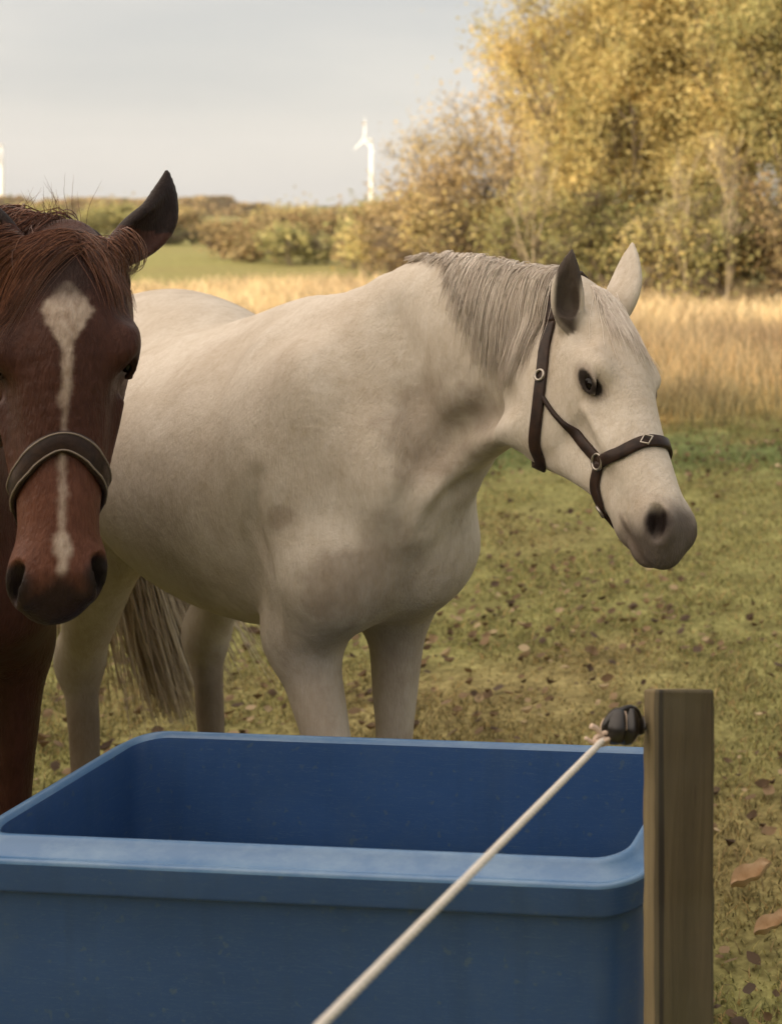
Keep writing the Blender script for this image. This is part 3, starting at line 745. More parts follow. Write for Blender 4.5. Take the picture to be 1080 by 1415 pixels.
NR = np.array([-.385, 1.77, 0])                        # near right inner corner of the opening
W_, D_, ZR = .925, .352, .770
def ring(off, z, rad, n=10, taper=0.0):
    """rounded rectangle: the opening grown outward by off"""
    x0, x1, y0, y1 = -W_ - off, off, -off, D_ + off; rad = max(rad, .005); P = []
    for cx, cy, a0 in ((x1 - rad, y1 - rad, 0), (x0 + rad, y1 - rad, 90), (x0 + rad, y0 + rad, 180), (x1 - rad, y0 + rad, 270)):
        for k in range(n + 1):
            a = R(a0 + 90 * k / n); P.append(NR + u * (cx + rad * math.cos(a)) + v * (cy + rad * math.sin(a)) + np.array([0, 0, z]))
    L = []                                                # subdivide the straight runs
    for i in range(len(P)):
        q = P[(i + 1) % len(P)]; m = 12 if (i % (n + 1)) == n else 1
        for j in range(m): L.append(P[i] + (q - P[i]) * j / m)
    return np.array(L)
def loft(rings, close=(True, False)):
    m = len(rings[0]); V = np.concatenate(rings); i = np.arange(len(rings) - 1)[:, None] * m; j = np.arange(m)[None]
    F = [np.stack([i + j, i + m + j, i + m + (j + 1) % m, i + (j + 1) % m], -1).reshape(-1, 4)]
    if close[0]: F.append(np.arange(m)[None][:, ::-1])
    if close[1]: F.append((np.arange(m) + (len(rings) - 1) * m)[None])
    return V, F
R0 = .045
prof = [(-.055, .085, .04), (-.045, .075, .05), (-.013, ZR - .20, R0), (-.0055, ZR - .03, R0), (-.002, ZR - .008, R0), (.002, ZR - .001, R0), (.006, ZR, R0),
        (.009, ZR - .0015, R0), (.012, ZR - .0055, R0 + .004), (.015, ZR - .009, R0 + .008), (.028, ZR - .0195, R0 + .012), (.032, ZR - .0205, R0 + .016), (.0355, ZR - .0175, R0 + .018), (.039, ZR - .0170, R0 + .02), (.0415, ZR - .0195, R0 + .022), (.0420, ZR - .0235, R0 + .024),
        (.0375, ZR - .060, R0 + .022), (.0365, ZR - .0645, R0 + .021), (.0345, ZR - .066, R0 + .021), (.030, ZR - .064, R0 + .02), (.026, ZR - .065, R0 + .015), (.023, ZR - .071, R0 + .012),
        (.020, ZR - .16, R0 + .01), (-.020, .04, R0), (-.026, .012, R0), (-.04, .004, R0)]
tro = empty('water_trough', tuple(NR + u * (-W_ / 2) + v * D_ / 2))
tag(tro, 'deep blue plastic trough with a rolled rim, standing in front of both horses', 'trough')
def place(o, par):                                      # parent while keeping world-space vertices
    o.parent = par; o.location = -par.location; return o
NS = [p[0] for p in prof].index(.0420) + 1
M = Mat('skylit_scuffed_rim'); M.set(Roughness=.33)
sc_ = M.ramp(M.noise(9, 7, (1, 1, 3), rough=.7), [(.42, (0, 0, 0)), (.66, (.7, .7, .7))])
M.color(M.mix(sc_, (.065, .150, .30), (.15, .25, .38))); M.bump(M.noise(120, 4), .15, .001); m_rim = M.m  # scuffs, plus sky light on the rim painted in as paler blue
place(mesh_np('rim', *loft([ring(o_, z_, r_2) for o_, z_, r_2 in prof[4:NS]], (False, False)), m_rim), tro)
place(mesh_np('outer_wall', *loft([ring(o_, z_, r_2) for o_, z_, r_2 in prof[NS - 1:]], (False, True)), m_blue), tro)
inn = place(mesh_np('inner_wall', *loft([ring(o_, z_, r_2) for o_, z_, r_2 in prof[:5]], (True, False)), m_blue), tro)

# ------------------------------------------------------------------ fence post, insulator, rope
M = Mat('weathered_post'); M.set(Roughness=.8)
g = M.ramp(M.noise(18, 6, (1, 1, .06), rough=.65, dist=1.2), [(.25, (.030, .023, .012)), (.5, (.062, .048, .025)), (.8, (.115, .092, .050))])
g = M.mix(M.ramp(M.noise(4, 4, (1, 1, .5)), [(.45, (0, 0, 0)), (.75, (.6, .6, .6))]), g, (.070, .072, .032))
crk = M.ramp(M.noise(26, 3, (1.6, 1.6, .035), rough=.4, dist=.4), [(.30, (1, 1, 1)), (.345, (0, 0, 0))])
kn_ = M.n.new('ShaderNodeTexVoronoi'); kn_.inputs['Scale'].default_value = 5.5
g = M.mix(M.ramp(kn_.outputs['Distance'], [(.05, (.85, .85, .85)), (.11, (0, 0, 0))]), g, (.030, .018, .010))
g = M.mix(crk, g, (.012, .009, .006)); g = M.mix(M.ramp(M.noise(2.2, 5), [(.5, (0, 0, 0)), (.7, (.35, .35, .35))]), g, (.13, .125, .105))
M.color(g); M.bump(M.noise(45, 6, (1, 1, .05), dist=1.0), .9, .006)
m_post = M.m
M = Mat('cut_timber'); M.set(Roughness=.8); M.color(M.ramp(M.noise(30, 5, (1, 1, .1)), [(.3, (.11, .075, .035)), (.7, (.19, .14, .07))])); m_top = M.m
m_black = Mat('black_insulator').set(Base_Color=(.012, .010, .010, 1), Roughness=.28).m
m_screw = Mat('screw_steel').set(Base_Color=(.25, .22, .2, 1), Metallic=1.0, Roughness=.45).m
PY_ = 1.60; ZT = H - (953 - PY) / FPX * PY_
wp = .083; dp = .075; ang = R(21.5)
pu = np.array([math.cos(ang), math.sin(ang) * -1, 0]); pu = np.array([math.cos(R(2)), -math.sin(R(2)), 0])
# front face runs between the two front corners, the left face shows because the post is turned a little
fl = at(905, 960, PY_); fr = at(987, 960, PY_ + .008); bl = at(888, 960, PY_ + .062)
fr[2] = fl[2] = bl[2] = 0; br = fr + (bl - fl)
def post_ring(z, inset, n=3):
    c = (fl + fr + bl + br) / 4; cs = [fl, fr, br, bl]; P = []
    for i in range(4):
        p, q, o_ = cs[i], cs[(i + 1) % 4], cs[i - 1]; e = .0045
        for s, w in ((o_, e), (q, e)): P.append(p + unit(s - p) * w)
    return np.array([c + (x - c) * (1 - inset / .05) + np.array([0, 0, z]) for x in P])
zs = list(np.linspace(-.02, ZT - .152, 34)) + list(np.linspace(ZT - .14, ZT - .004, 8))
rings = []
rp_ = np.random.default_rng(4)
for z in zs:
    q = post_ring(z, 0); q += (vnoise(q, 30, 4)[:, None] - .5) * .0030; rings.append(q)
rings += [post_ring(ZT - .0015, .0015), post_ring(ZT, .004)]
for q in rings: q[:, 2] -= np.maximum(0, q[:, 2] - ZT + .15) / .15 * .36 * (q[:, 1] - fl[1])      # the top is cut on a slant
post = empty('fence_post', tuple((fl + br) / 2)); tag(post, 'square wooden fence post in front of the trough, carrying a black insulator', 'fence post')
V, F = loft(rings, (False, False)); F[0] = F[0][:, ::-1]
pb = mesh_np('timber', V, F, m_post, smooth=False)
M = Mat('paler_left_side'); M.set(Roughness=.8)
M.color(M.ramp(M.noise(22, 6, (1, 1, .05), rough=.65, dist=1.2), [(.3, (.11, .082, .040)), (.7, (.21, .165, .085))])); pb.data.materials.append(M.m)
for f in pb.data.polygons:
    if f.index % 8 == 7: f.material_index = 1  # left face takes a paler tone than the rest
place(pb, post)
q = rings[-1]; c = q.mean(0); V2 = [c + np.array([0, 0, .0])]
gx = []; K = 8
rr = [c + (q - c) * (1 - k / K) for k in range(K + 1)]
V, F = loft(rr, (False, False)); V = V + np.array([0, 0, 1]) * ((vnoise(V, 60, 8) - .5) * .004 * (1 - np.repeat(np.array([1.] + [0.] * K), len(q))))[:, None]
place(mesh_np('cut_end', V, [F[0][:, ::-1]], m_top), post)
# knot in the wood near the foot of the visible part
# insulator: shank, bulbous body with a spiral rope slot
ic = at(857, 1004, PY_ + .025); wallp = at(888, 1004, PY_ + .045)
ax_ = unit(wallp - ic); up_ = unit(Zu - ax_ * (ax_ @ Zu)); sd_ = np.cross(ax_, up_)
rgs = []
for d, r0 in ((-.021, .001), (-.020, .012), (-.015, .018), (-.008, .0215), (-.004, .0215), (-.002, .0165), (.003, .0165), (.005, .0225), (.011, .0225), (.016, .018), (.021, .012), (.030, .010)):
    rgs.append(np.array([ic + ax_ * d + (up_ * math.cos(a) + sd_ * math.sin(a)) * r0 * (1 + .06 * math.cos(3 * a)) for a in np.linspace(0, 2 * math.pi, 28, endpoint=False)]))
V, F = loft(rgs, (True, True))
ins = place(mesh_np('insulator', V, F, m_black), post)
tg = torus(ic + sd_ * 0 - ax_ * .004, (ax_, up_, sd_), .017, .0052, 26, 8)
place(mesh_np('insulator_ring', *merge(tg, torus(ic + ax_ * .006 + up_ * .003, (ax_, up_, sd_), .019, .0045, 26, 8)), m_black), post)
place(mesh_np('screw', *one_tube([wallp - ax_ * .012, wallp + ax_ * .02], .004), m_screw), post)
for (ya, zz) in ((.30, 0), (.72, 0)):
    pass
# rope
M = Mat('rope'); M.set(Roughness=.75)
wv = M.n.new('ShaderNodeTexWave'); wv.inputs['Scale'].default_value = 1.0; wv.inputs['Distortion'].default_value = 0.0
M.color(M.ramp(M.island(), [(0, (.48, .44, .38)), (.5, (.62, .58, .52)), (1, (.54, .52, .48))])); m_rope = M.m
m_knot = Mat('rope_end').set(Base_Color=(.55, .42, .33, 1), Roughness=.8).m
ra = at(834, 1022, PY_ + .006); rb = at(445, 1415, 1.02); dr_ = unit(rb - ra); rc = ra + dr_ * 1.75
n_ = 700; t = np.linspace(0, 1, n_); Pl = ra + (rc - ra) * t[:, None]; Pl[:, 2] -= .02 * np.sin(math.pi * t) * 0
S1 = unit(np.cross(dr_, Zu)); S2 = np.cross(dr_, S1); st = []
ph = t * 1.75 / .030 * 2 * math.pi
for k in range(4):
    a = ph + k * math.pi / 2; st.append(Pl + (S1 * np.cos(a)[:, None] + S2 * np.sin(a)[:, None]) * .0020)
rope = mesh_np('rope', *tubes(np.stack(st), np.full((4, n_), .0024), 8), m_rope)
tag(rope, 'pale twisted rope running from the black insulator down across the blue trough', 'rope')
kp = ra - dr_ * .0
kn = []
for c_, rr_ in ((ra + up_ * .001, .010), (ra - ax_ * .007 - up_ * .001, .008)):
    kn.append(torus(c_, (up_, ax_, sd_), rr_ * .7, .0032, 14, 6)); kn.append(torus(c_, (dr_, S1, S2), rr_ * .6, .0030, 14, 6))
kn.append(one_tube([ra, ra - ax_ * .012 + up_ * .012, ra - ax_ * .022 + up_ * .016], [.0028, .0035]))
kn.append(one_tube([ra, ra - ax_ * .012 - up_ * .004, ra - ax_ * .026 + up_ * .002], [.0028, .0022]))
kn.append(one_tube([ra, ic - ax_ * .012 - sd_ * .02, ic - ax_ * .002 + up_ * .018, ic - ax_ * .003 + sd_ * .016], [.0035, .0035]))
mesh_np('knot', *merge(*kn), m_knot, rope)

# ------------------------------------------------------------------ ground
def ground_mat():
    M = Mat('pasture'); M.set(Roughness=.95); M.p.inputs['Specular IOR Level'].default_value = .15
    a = M.n.new('ShaderNodeAttribute'); a.attribute_name = 'coat'
    n1 = M.ramp(M.noise(5, 6), [(.3, (.62, .60, .55)), (.7, (1.25, 1.25, 1.2))]); n2 = M.ramp(M.noise(40, 4), [(.35, (.7, .68, .62)), (.65, (1.2, 1.2, 1.15))])
    M.color(M.mix(1.0, M.mix(1.0, a.outputs['Color'], n1, 'MULTIPLY'), n2, 'MULTIPLY')); M.bump(M.noise(30, 6), .6, .02); return M.m
ys = np.concatenate([np.linspace(-60, 0, 12), np.linspace(1, 30, 120), np.geomspace(31, 2500, 70)])
xs = np.concatenate([-np.geomspace(2500, 30, 40), np.linspace(-28, 12, 120), np.geomspace(14, 1300, 30)])
XX, YY = np.meshgrid(xs, ys); V = np.stack([XX.ravel(), YY.ravel(), 0 * XX.ravel()], 1)
near_ = (V[:, 1] > -5) & (V[:, 1] < 30)
V[:, 2] = (vnoise(V * (1, 1, 0), .7, 2) - .5) * .07 * near_
def ground_color(P):
    n1 = vnoise(P * (1, 1, 0), .9, 21)[:, None]; n2 = vnoise(P * (1, 1, 0), .25, 23)[:, None]; y = P[:, 1:2] + (n1 - .5) * 2.0
    lawn = np.array([.225, .222, .092]) * (1 - sst(n1, .5, .8) * .5) + np.array([.28, .21, .115]) * sst(n1, .5, .8) * .5
    lush = np.array([.11, .165, .065]); c = lawn
    w = sst(y, 7.4, 8.4) * (1 - sst(y, 9.0, 9.8)) * .75; c = c * (1 - w) + lush * w
    dry = np.array([.42, .31, .13]); w = sst(y, 9.8, 11.0) * (1 - sst(y, 24, 28)); c = c * (1 - w) + dry * w
    w = sst(P[:, 1:2], 27, 31); far = np.array([.27, .28, .10]) * (1 - n2) + np.array([.27, .23, .10]) * n2; c = c * (1 - w) + far * w
    return c
V, c_ = V, ground_color(V)
nx = len(xs); i = np.arange(len(ys) - 1)[:, None] * nx; j = np.arange(nx - 1)[None]
gr = mesh_np('ground', V, [np.stack([i + j, i + j + 1, i + nx + j + 1, i + nx + j], -1).reshape(-1, 4)], ground_mat(), col=c_)
tag(gr, kind='structure')
def gz(x, y): P = np.stack([x, y, 0 * x], 1); return (vnoise(P, .7, 2) - .5) * .07 * ((y > -5) & (y < 30))

# ------------------------------------------------------------------ grasses
def blades(x, y, h, w, lean, seed, seg=2, colr=None):
    r = np.random.default_rng(seed); n = len(x); z = gz(x, y); a = r.uniform(0, 2 * math.pi, n); b = r.uniform(0, 2 * math.pi, n)
    D = np.stack([np.cos(a), np.sin(a), 0 * a], 1); L = np.stack([np.cos(b), np.sin(b), 0 * b], 1) * (lean * r.uniform(.2, 1, n))[:, None]
    base = np.stack([x, y, z - .005], 1); lev = []
    for k in range(seg + 1):
        t = k / seg; c = base + L * (h * t * t)[:, None] + np.array([0, 0, 1]) * (h * t * (1 - .25 * lean * t))[:, None]
        wk = (w * (1 - t ** 1.5) + .0008)[:, None] * .5
        lev += [c - D * wk, c + D * wk]
    V = np.stack(lev, 1).reshape(-1, 3); m = 2 * (seg + 1); F = []
    o = np.arange(n) * m
    for k in range(seg): F.append(np.stack([o + 2 * k, o + 2 * k + 1, o + 2 * k + 3, o + 2 * k + 2], 1))
    col = np.repeat(colr, m, 0) if colr is not None else None
    return V, [np.concatenate(F)], col
def grass_mat(name, tr=.35):
    M = Mat(name); M.set(Roughness=.7); M.p.inputs['Specular IOR Level'].default_value = .2
    a = M.n.new('ShaderNodeAttribute'); a.attribute_name = 'coat'
    c = M.mix(1.0, a.outputs['Color'], M.ramp(M.island(), [(0, (.38, .38, .34)), (.5, (1, 1, 1)), (1, (1.65, 1.55, 1.4))]), 'MULTIPLY')
    M.color(c); M.translucent(c, tr); return M.m
m_grass = grass_mat('grass')
def scatter(n, y0, y1, seed, pw=1.0, x0=-.80, x1=.05, pad=1.0):
    r = np.random.default_rng(seed); y = y0 + (y1 - y0) * r.random(n) ** pw
    x = (x0 * y - pad) + r.random(n) * ((x1 - x0) * y + 2 * pad); return x, y
x, y = scatter(300000, 1.3, 10.6, 41, 1.25)
P = np.stack([x, y, 0 * x], 1); c = ground_color(P) * 1.15
r2 = np.random.default_rng(42); n1 = vnoise(P, 3.5, 77); 
keep = r2.random(len(x)) < .30 + 1.0 * sst(n1, .35, .6); x, y, c, n1 = x[keep], y[keep], c[keep], n1[keep]
dryb = r2.random(len(x)) < .22; c[dryb] = np.array([.34, .26, .13])
h = r2.uniform(.014, .042, len(x)) * (1 + .5 * sst(y, 7.5, 9.5)) * (.6 + .8 * n1)
lawn = mesh_np('lawn_grass', *[q for q in blades(x, y, h, .0035 + .0011 * y * .35, 1.1, 43, 2, c)][:2], m_grass, col=blades(x, y, h, .0035 + .0011 * y * .35, 1.1, 43, 2, c)[2], smooth=False)
tag(lawn, 'short grazed green grass covering the paddock around the trough and horses', 'grass', kind='stuff')
x, y = scatter(180000, 9.4, 25, 51, 1.3, pad=3)
P = np.stack([x, y, 0 * x], 1); n1 = vnoise(P, 1.1, 88); n2 = vnoise(P, .5, 89)
keep = r2.random(len(x)) < sst(y + 1.6 * (n1 - .5), 9.6, 11.2) * (.25 + .75 * sst(n1, .3, .6)); x, y, n1, n2 = x[keep], y[keep], n1[keep], n2[keep]
c = np.array([.72, .60, .38]) * (1 - sst(n1, .5, .7)[:, None] * .5) + np.array([.46, .34, .23]) * sst(n1, .5, .7)[:, None] * .5
gw = (1 - sst(y, 9.8, 12.5))[:, None] * .7; c = c * (1 - gw) + np.array([.17, .17, .06]) * gw
h = r2.uniform(.5, 1.0, len(x)) * np.interp(y, [9.4, 11, 13, 25], [.10, .34, .55, .60]) * (.65 + .7 * n2)
b_ = blades(x, y, h, .0045 + .00065 * y, .55, 53, 3, c)
tall = mesh_np('tall_dry_grass', b_[0], b_[1], m_grass, col=b_[2], smooth=False)
tag(tall, 'tall dry golden grass growing in a band beyond the mown paddock', 'grass', kind='stuff')

# leaf litter and droppings of dead leaves
def leaf_shape(c, A, s, curl, n=5):
    V = []; wid = [0, .34, .48, .36, 0.02]
    for k in range(n):
        t = k / (n - 1); w = wid[k]
        for sgn in (-1, 0, 1): V.append([(t - .5), sgn * w * .8, curl * ((t - .5) ** 2 * 2 + abs(sgn) * w * .9)])
    V = np.array(V) * s @ np.array(A) + c; F = []
    for k in range(n - 1):
        for j in range(2): a = k * 3 + j; F.append([a, a + 1, a + 4, a + 3])
    return V, [np.array(F)]
M = Mat('dead_leaf'); M.set(Roughness=.75)
lc = M.ramp(M.island(), [(0, (.055, .032, .018)), (.55, (.13, .080, .035)), (.85, (.24, .16, .085)), (1, (.46, .36, .22))])
M.color(lc); M.translucent(lc, .2); m_leaf = M.m
M = Mat('curled_leaf'); M.set(Roughness=.7); M.color(M.ramp(M.noise(22, 4), [(.3, (.40, .27, .15)), (.7, (.66, .50, .33))])); M.bump(M.noise(70, 3), .4, .003); m_leaf2 = M.m
r3 = np.random.default_rng(61); parts = []
x, y = scatter(9500, 1.8, 10.2, 62, 1.1)
nn = vnoise(np.stack([x, y, 0 * x], 1), 1.6, 63); k_ = r3.random(len(x)) < sst(nn, .38, .62); x, y = x[k_], y[k_]; z = gz(x, y)
for i in range(len(x)):
    a = r3.uniform(0, 6.28); t1 = r3.normal(0, .45); X1 = np.array([math.cos(a), math.sin(a), t1 * .6]); X1 = unit(X1); Z1 = unit(np.array([r3.normal(0, .4), r3.normal(0, .4), 1])); Y1 = unit(np.cross(Z1, X1)); Z1 = np.cross(X1, Y1)
    parts.append(leaf_shape(np.array([x[i], y[i], z[i] + .018 + .012 * r3.random()]), (X1, Y1, Z1), r3.uniform(.014, .050), r3.uniform(-.5, 1.1)))
lit = mesh_np('leaf_litter', *merge(*parts), m_leaf)
tag(lit, 'small dead brown leaves and pale flecks scattered thickly over the green grass', 'leaf litter', kind='stuff')
big = [(1040, 1225, .105, 'large curled tan leaf lying on the grass right of the post'),
       (1068, 1292, .085, 'reddish curled leaf lying on the grass just below the large tan one')]
for px, py, s, lab in big:
    Y = FPX * (H - .03) / (py - PY); p = at(px, py, Y); a = r3.uniform(-.5, .5)
    X1 = unit((1, .35, .30)); Y1 = unit(np.cross((0, -.35, 1), X1)); Z1 = np.cross(X1, Y1)
    vv = []
    nu, nv = 14, 9
    for i in range(nu):
        t = i / (nu - 1); w = math.sin(math.pi * min(1, t * .97 + .03)) ** .8 * .30 * (1 + .15 * math.sin(9 * t))
        for j in range(nv):
            q = (j / (nv - 1) - .5) * 2; vv.append([(t - .5), q * w * .75, 1.3 * abs(q) ** 1.6 * w + .9 * (t - .4) ** 2 + .05 * math.sin(6 * q + 7 * t) + .03 * math.sin(17 * t)])
    vv = np.array(vv) * s @ np.array((X1, Y1, Z1)); k = (np.arange(nu - 1)[:, None] * nv + np.arange(nv - 1)[None]).ravel()
    lf = mesh_np('fallen_leaf', vv, [np.stack([k, k + 1, k + nv + 1, k + nv], 1)], m_leaf2); lf.location = tuple(p + (0, 0, .012))
    tag(lf, lab, 'leaf')
# ------------------------------------------------------------------ trees, hedges, bushes
def bark(name, c0, c1):
    M = Mat(name); M.set(Roughness=.85); M.color(M.ramp(M.noise(9, 6, (1, 1, .25)), [(.3, c0), (.7, c1)])); M.bump(M.noise(25, 5, (1, 1, .3)), .6, .02); return M.m
m_bark = bark('bark', (.075, .055, .035), (.20, .155, .10))
def foliage(name, cols, tr=.45):
    M = Mat(name); M.set(Roughness=.65); M.p.inputs['Specular IOR Level'].default_value = .2
    k = len(cols) - 1; c = M.ramp(M.island(), [(i / k, q) for i, q in enumerate(cols)])
    c = M.mix(1.0, c, M.ramp(M.noise(.9, 3), [(.3, (.72, .76, .70)), (.7, (1.35, 1.28, 1.2))]), 'MULTIPLY')
    M.color(c); M.translucent(c, tr); return M.m
m_f = {'gold': foliage('golden_leaves', [(.36, .29, .12), (.54, .44, .19), (.72, .60, .30), (.44, .43, .19)]),
       'pale': foliage('pale_autumn_leaves', [(.42, .33, .17), (.56, .45, .25), (.68, .56, .36), (.48, .36, .17)]),
       'olive': foliage('olive_leaves', [(.20, .20, .09), (.34, .32, .14), (.50, .44, .20), (.30, .31, .14)]),
       'rust': foliage('rusty_leaves', [(.30, .21, .12), (.44, .33, .18), (.40, .31, .16), (.30, .25, .13)]),
       'dark': foliage('dark_leaves', [(.06, .06, .035), (.10, .10, .05), (.15, .13, .06)])}
def quads(P, N, s, asp=.6, r=None):
    n = len(P); a = r.normal(size=(n, 3)); U = np.cross(N, a); U /= np.linalg.norm(U, axis=1, keepdims=True) + 1e-9; W = np.cross(N, U)
    s = s[:, None] * .5
    V = np.stack([P - U * s, P - W * s * asp, P + U * s, P + W * s * asp], 1).reshape(-1, 3); o = np.arange(n)[:, None] * 4
    return V, [o + np.arange(4)[None]]
def tree(name, x, y, hgt, rad, mat, label, cat, leaf=.075, dens=1.0, group=None, stems=3, base=.0, seed=1, twiggy=.3, upright=.5):
    r = np.random.default_rng(seed); root = empty(name, (x, y, 0)); tag(root, label, cat, group)
    paths = []; rads = []; tips = []
    def grow(p, d, L, r0, lev):
        n = 7; q = [p]; D = d
        for i in range(n - 1):
            D = unit(D + r.normal(0, .13, 3) + np.array([0, 0, .05])); q.append(q[-1] + D * L / (n - 1))
        q = np.array(q); paths.append(q); rads.append(np.linspace(r0, r0 * .35, n))
        if lev >= 3: tips.append(q[2:]); return
        if lev >= 1: tips.append(q[3:])
        for k in range([0, 6, 5, 4][lev + 0] if lev else 7):
            t = r.uniform(.25, 1); b = q[int(t * (n - 1))]; a = r.uniform(0, 6.28)
            side = np.array([math.cos(a), math.sin(a), 0]); dd = unit(unit(d) * upright + side * r.uniform(.5, 1.1) + np.array([0, 0, r.uniform(-.1, .5)]))
            grow(b, dd, L * r.uniform(.42, .62), r0 * .5 * (1 - .4 * t), lev + 1)
    for s in range(stems):
        a = r.uniform(0, 6.28); o = np.array([math.cos(a), math.sin(a), 0]) * rad * .18 * (stems > 1)
        d = unit(np.array([math.cos(a) * .35, math.sin(a) * .35, 1.0]) if stems > 1 else (0.02, 0, 1))
        grow(o + np.array([0, 0, -.1]), d, hgt * r.uniform(.60, .72), .022 * hgt * r.uniform(.7, 1), 0)
    Vt, Ft = tubes(np.array(paths), np.maximum(np.array(rads), .006), 5)
    # keep the skeleton inside the crown's own extent
    sc = np.array([rad * 1.02, rad * 1.02, hgt]) / np.array([max(1e-3, np.abs(Vt[:, 0]).max()), max(1e-3, np.abs(Vt[:, 1]).max()), Vt[:, 2].max()])
    Vt = Vt * sc
    mesh_np('trunk', Vt, Ft, m_bark, root)
    T = np.concatenate(tips) * sc; n = int(26000 * dens * (hgt * rad / 14.))
    i = r.integers(0, len(T), n); sp = np.minimum(r.gamma(2.0, .5, n), 1.8)[:, None] * .13 * rad ** .5
    P = T[i] + r.normal(0, 1, (n, 3)) * sp; cl = vnoise(P + (x, y, 0), 1.1 * (3 / rad) ** .5, seed + 5, 2)
    keep = (r.random(n) < sst(cl, .30, .50)) & (P[:, 2] > base + .05); P = P[keep]
    N = r.normal(size=P.shape) + np.array([0, 0, .4]); N /= np.linalg.norm(N, axis=1, keepdims=True)
    mesh_np('crown', *quads(P, N, leaf * r.uniform(.6, 1.5, len(P)), .6, r), mat, root, smooth=False)
    return root
def pxat(px, Y): return (px - PX) / FPX * Y
GT = 'autumn trees along the right side of the field'
for px, Y, hg, rd, m, lab, lf, dn, st, sd1, tw in [
    (655, 24.5, 4.1, 1.8, 'pale', 'pale wispy autumn tree at the left edge of the tree belt against the sky', .055, 1.3, 5, 3, .8),
    (865, 23.0, 7.4, 2.2, 'gold', 'tall golden tree rising straight behind the grey horse head', .058, 2.8, 4, 5, .5),
    (930, 22.5, 7.2, 2.4, 'gold', 'golden tree second from the frame edge, above the dry grass', .058, 2.8, 4, 12, .5),
    (1050, 22.0, 6.8, 2.2, 'olive', 'olive green tree at the right frame edge above the dry grass', .060, 2.8, 3, 9, .5),
    (795, 26.5, 5.9, 2.3, 'pale', 'pale gold tree showing between the wispy tree and the tall golden one', .085, 1.3, 4, 17, .5),
    (910, 26.0, 8.2, 2.5, 'gold', 'tallest golden tree, rising out of the top of the picture', .09, 1.5, 4, 18, .5),
    (1000, 26.0, 7.6, 2.6, 'gold', 'golden tree behind the olive one at the right frame edge', .09, 1.5, 4, 19, .5),
    (1190, 24.0, 6.5, 2.4, 'gold', 'golden tree whose crown just enters the picture at its right edge', .085, 1.4, 3, 15, .5)]:
    tree('autumn_tree', pxat(px, Y), Y, hg, rd, m_f[m], lab, 'tree', lf, dn, GT, st, .1, sd1)
m_pale = bark('pale_bark', (.24, .19, .12), (.44, .36, .24))
for px, Y, hg, lab, sd1 in [(733, 20.0, 3.1, 'thin pale sapling stem in front of the trees, left of the horse ears', 51), (945, 19.6, 2.7, 'thin pale bare sapling right of the horse ears', 52),
                            (1005, 19.4, 2.9, 'forked pale sapling near the right frame edge', 53)]:
    o = tree('sapling', pxat(px, Y), Y, hg, .45, m_f['gold'], lab, 'sapling', .05, .35, 'pale saplings before the tree belt', 1, 1.2, sd1)
    [q for q in o.children if q.name.startswith('trunk')][0].data.materials[0] = m_pale
GB = 'scrub bushes at the foot of the trees'
for px, Y, hg, rd, m, lab, sd1 in [
    (560, 27, 1.9, 1.5, 'rust', 'rusty bush between the distant hedge and the pale wispy tree', 21),
    (640, 25, 2.3, 1.4, 'gold', 'golden bush at the foot of the pale wispy tree', 22),
    (735, 21.5, 2.1, 1.3, 'olive', 'olive bush under the tall golden tree, left of the horse ear', 23),
    (850, 21.0, 2.2, 1.4, 'olive', 'olive bush behind the grey horse ears', 24),
    (945, 20.5, 1.9, 1.3, 'gold', 'golden bush standing in the dry grass right of the horse ears', 25),
    (1030, 20.2, 2.2, 1.3, 'olive', 'olive bush at the right frame edge behind the dry grass', 26),
    (1110, 20.5, 2.3, 1.4, 'rust', 'rusty bush cut off by the right frame edge at the foot of the trees', 27)]:
    tree('bush', pxat(px, Y), Y, hg, rd, m_f[m], lab, 'bush', .070, 1.1, GB, 4, .0, sd1)
GD = 'bushes of the far field hedge'
for px, Y, hg, rd, m, lab, sd1 in [
    (250, 62, 1.0, 2.2, 'dark', 'dark low bush beside the green field, by the chestnut ear', 31),
    (318, 44, 1.35, 1.2, 'rust', 'rusty orange bush at the edge of the green field', 32),
    (365, 41, 1.15, 1.5, 'rust', 'brownish hedge bush left of the tallest reddish one', 33),
    (385, 47, 1.75, 1.0, 'rust', 'tallest reddish bush in the far hedge between the horses', 34),
    (425, 39, 1.2, 1.5, 'olive', 'olive hedge bush above the grey horse back', 35),
    (480, 37, 1.3, 1.5, 'rust', 'dark thorny bush above the grey horse withers', 36),
    (530, 34, 1.6, 1.7, 'gold', 'golden bush where the far hedge meets the tree belt', 37),
    (595, 33, 2.5, 1.8, 'rust', 'rusty tall bush rising behind the grey horse neck', 38),
    (225, 90, 2.0, 4.0, 'rust', 'pale brown thicket behind the dark low bush', 39),
    (310, 100, 1.6, 6.5, 'gold', 'wide yellowish thicket beyond the green field', 40),
    (430, 85, 1.6, 5.5, 'rust', 'wide brown thicket in the distance above the far hedge', 41),
    (540, 75, 2.1, 4.0, 'olive', 'wide olive thicket in the distance near the white turbine', 42),
    (100, 80, 2.0, 4.0, 'olive', 'olive thicket hidden mostly by the chestnut head', 43)]:
    tree('hedge_bush', pxat(px, Y), Y, hg, rd, m_f[m], lab, 'bush', .075 + .0016 * Y, 1.0 if Y < 60 else .55, GD, 4, .0, sd1)

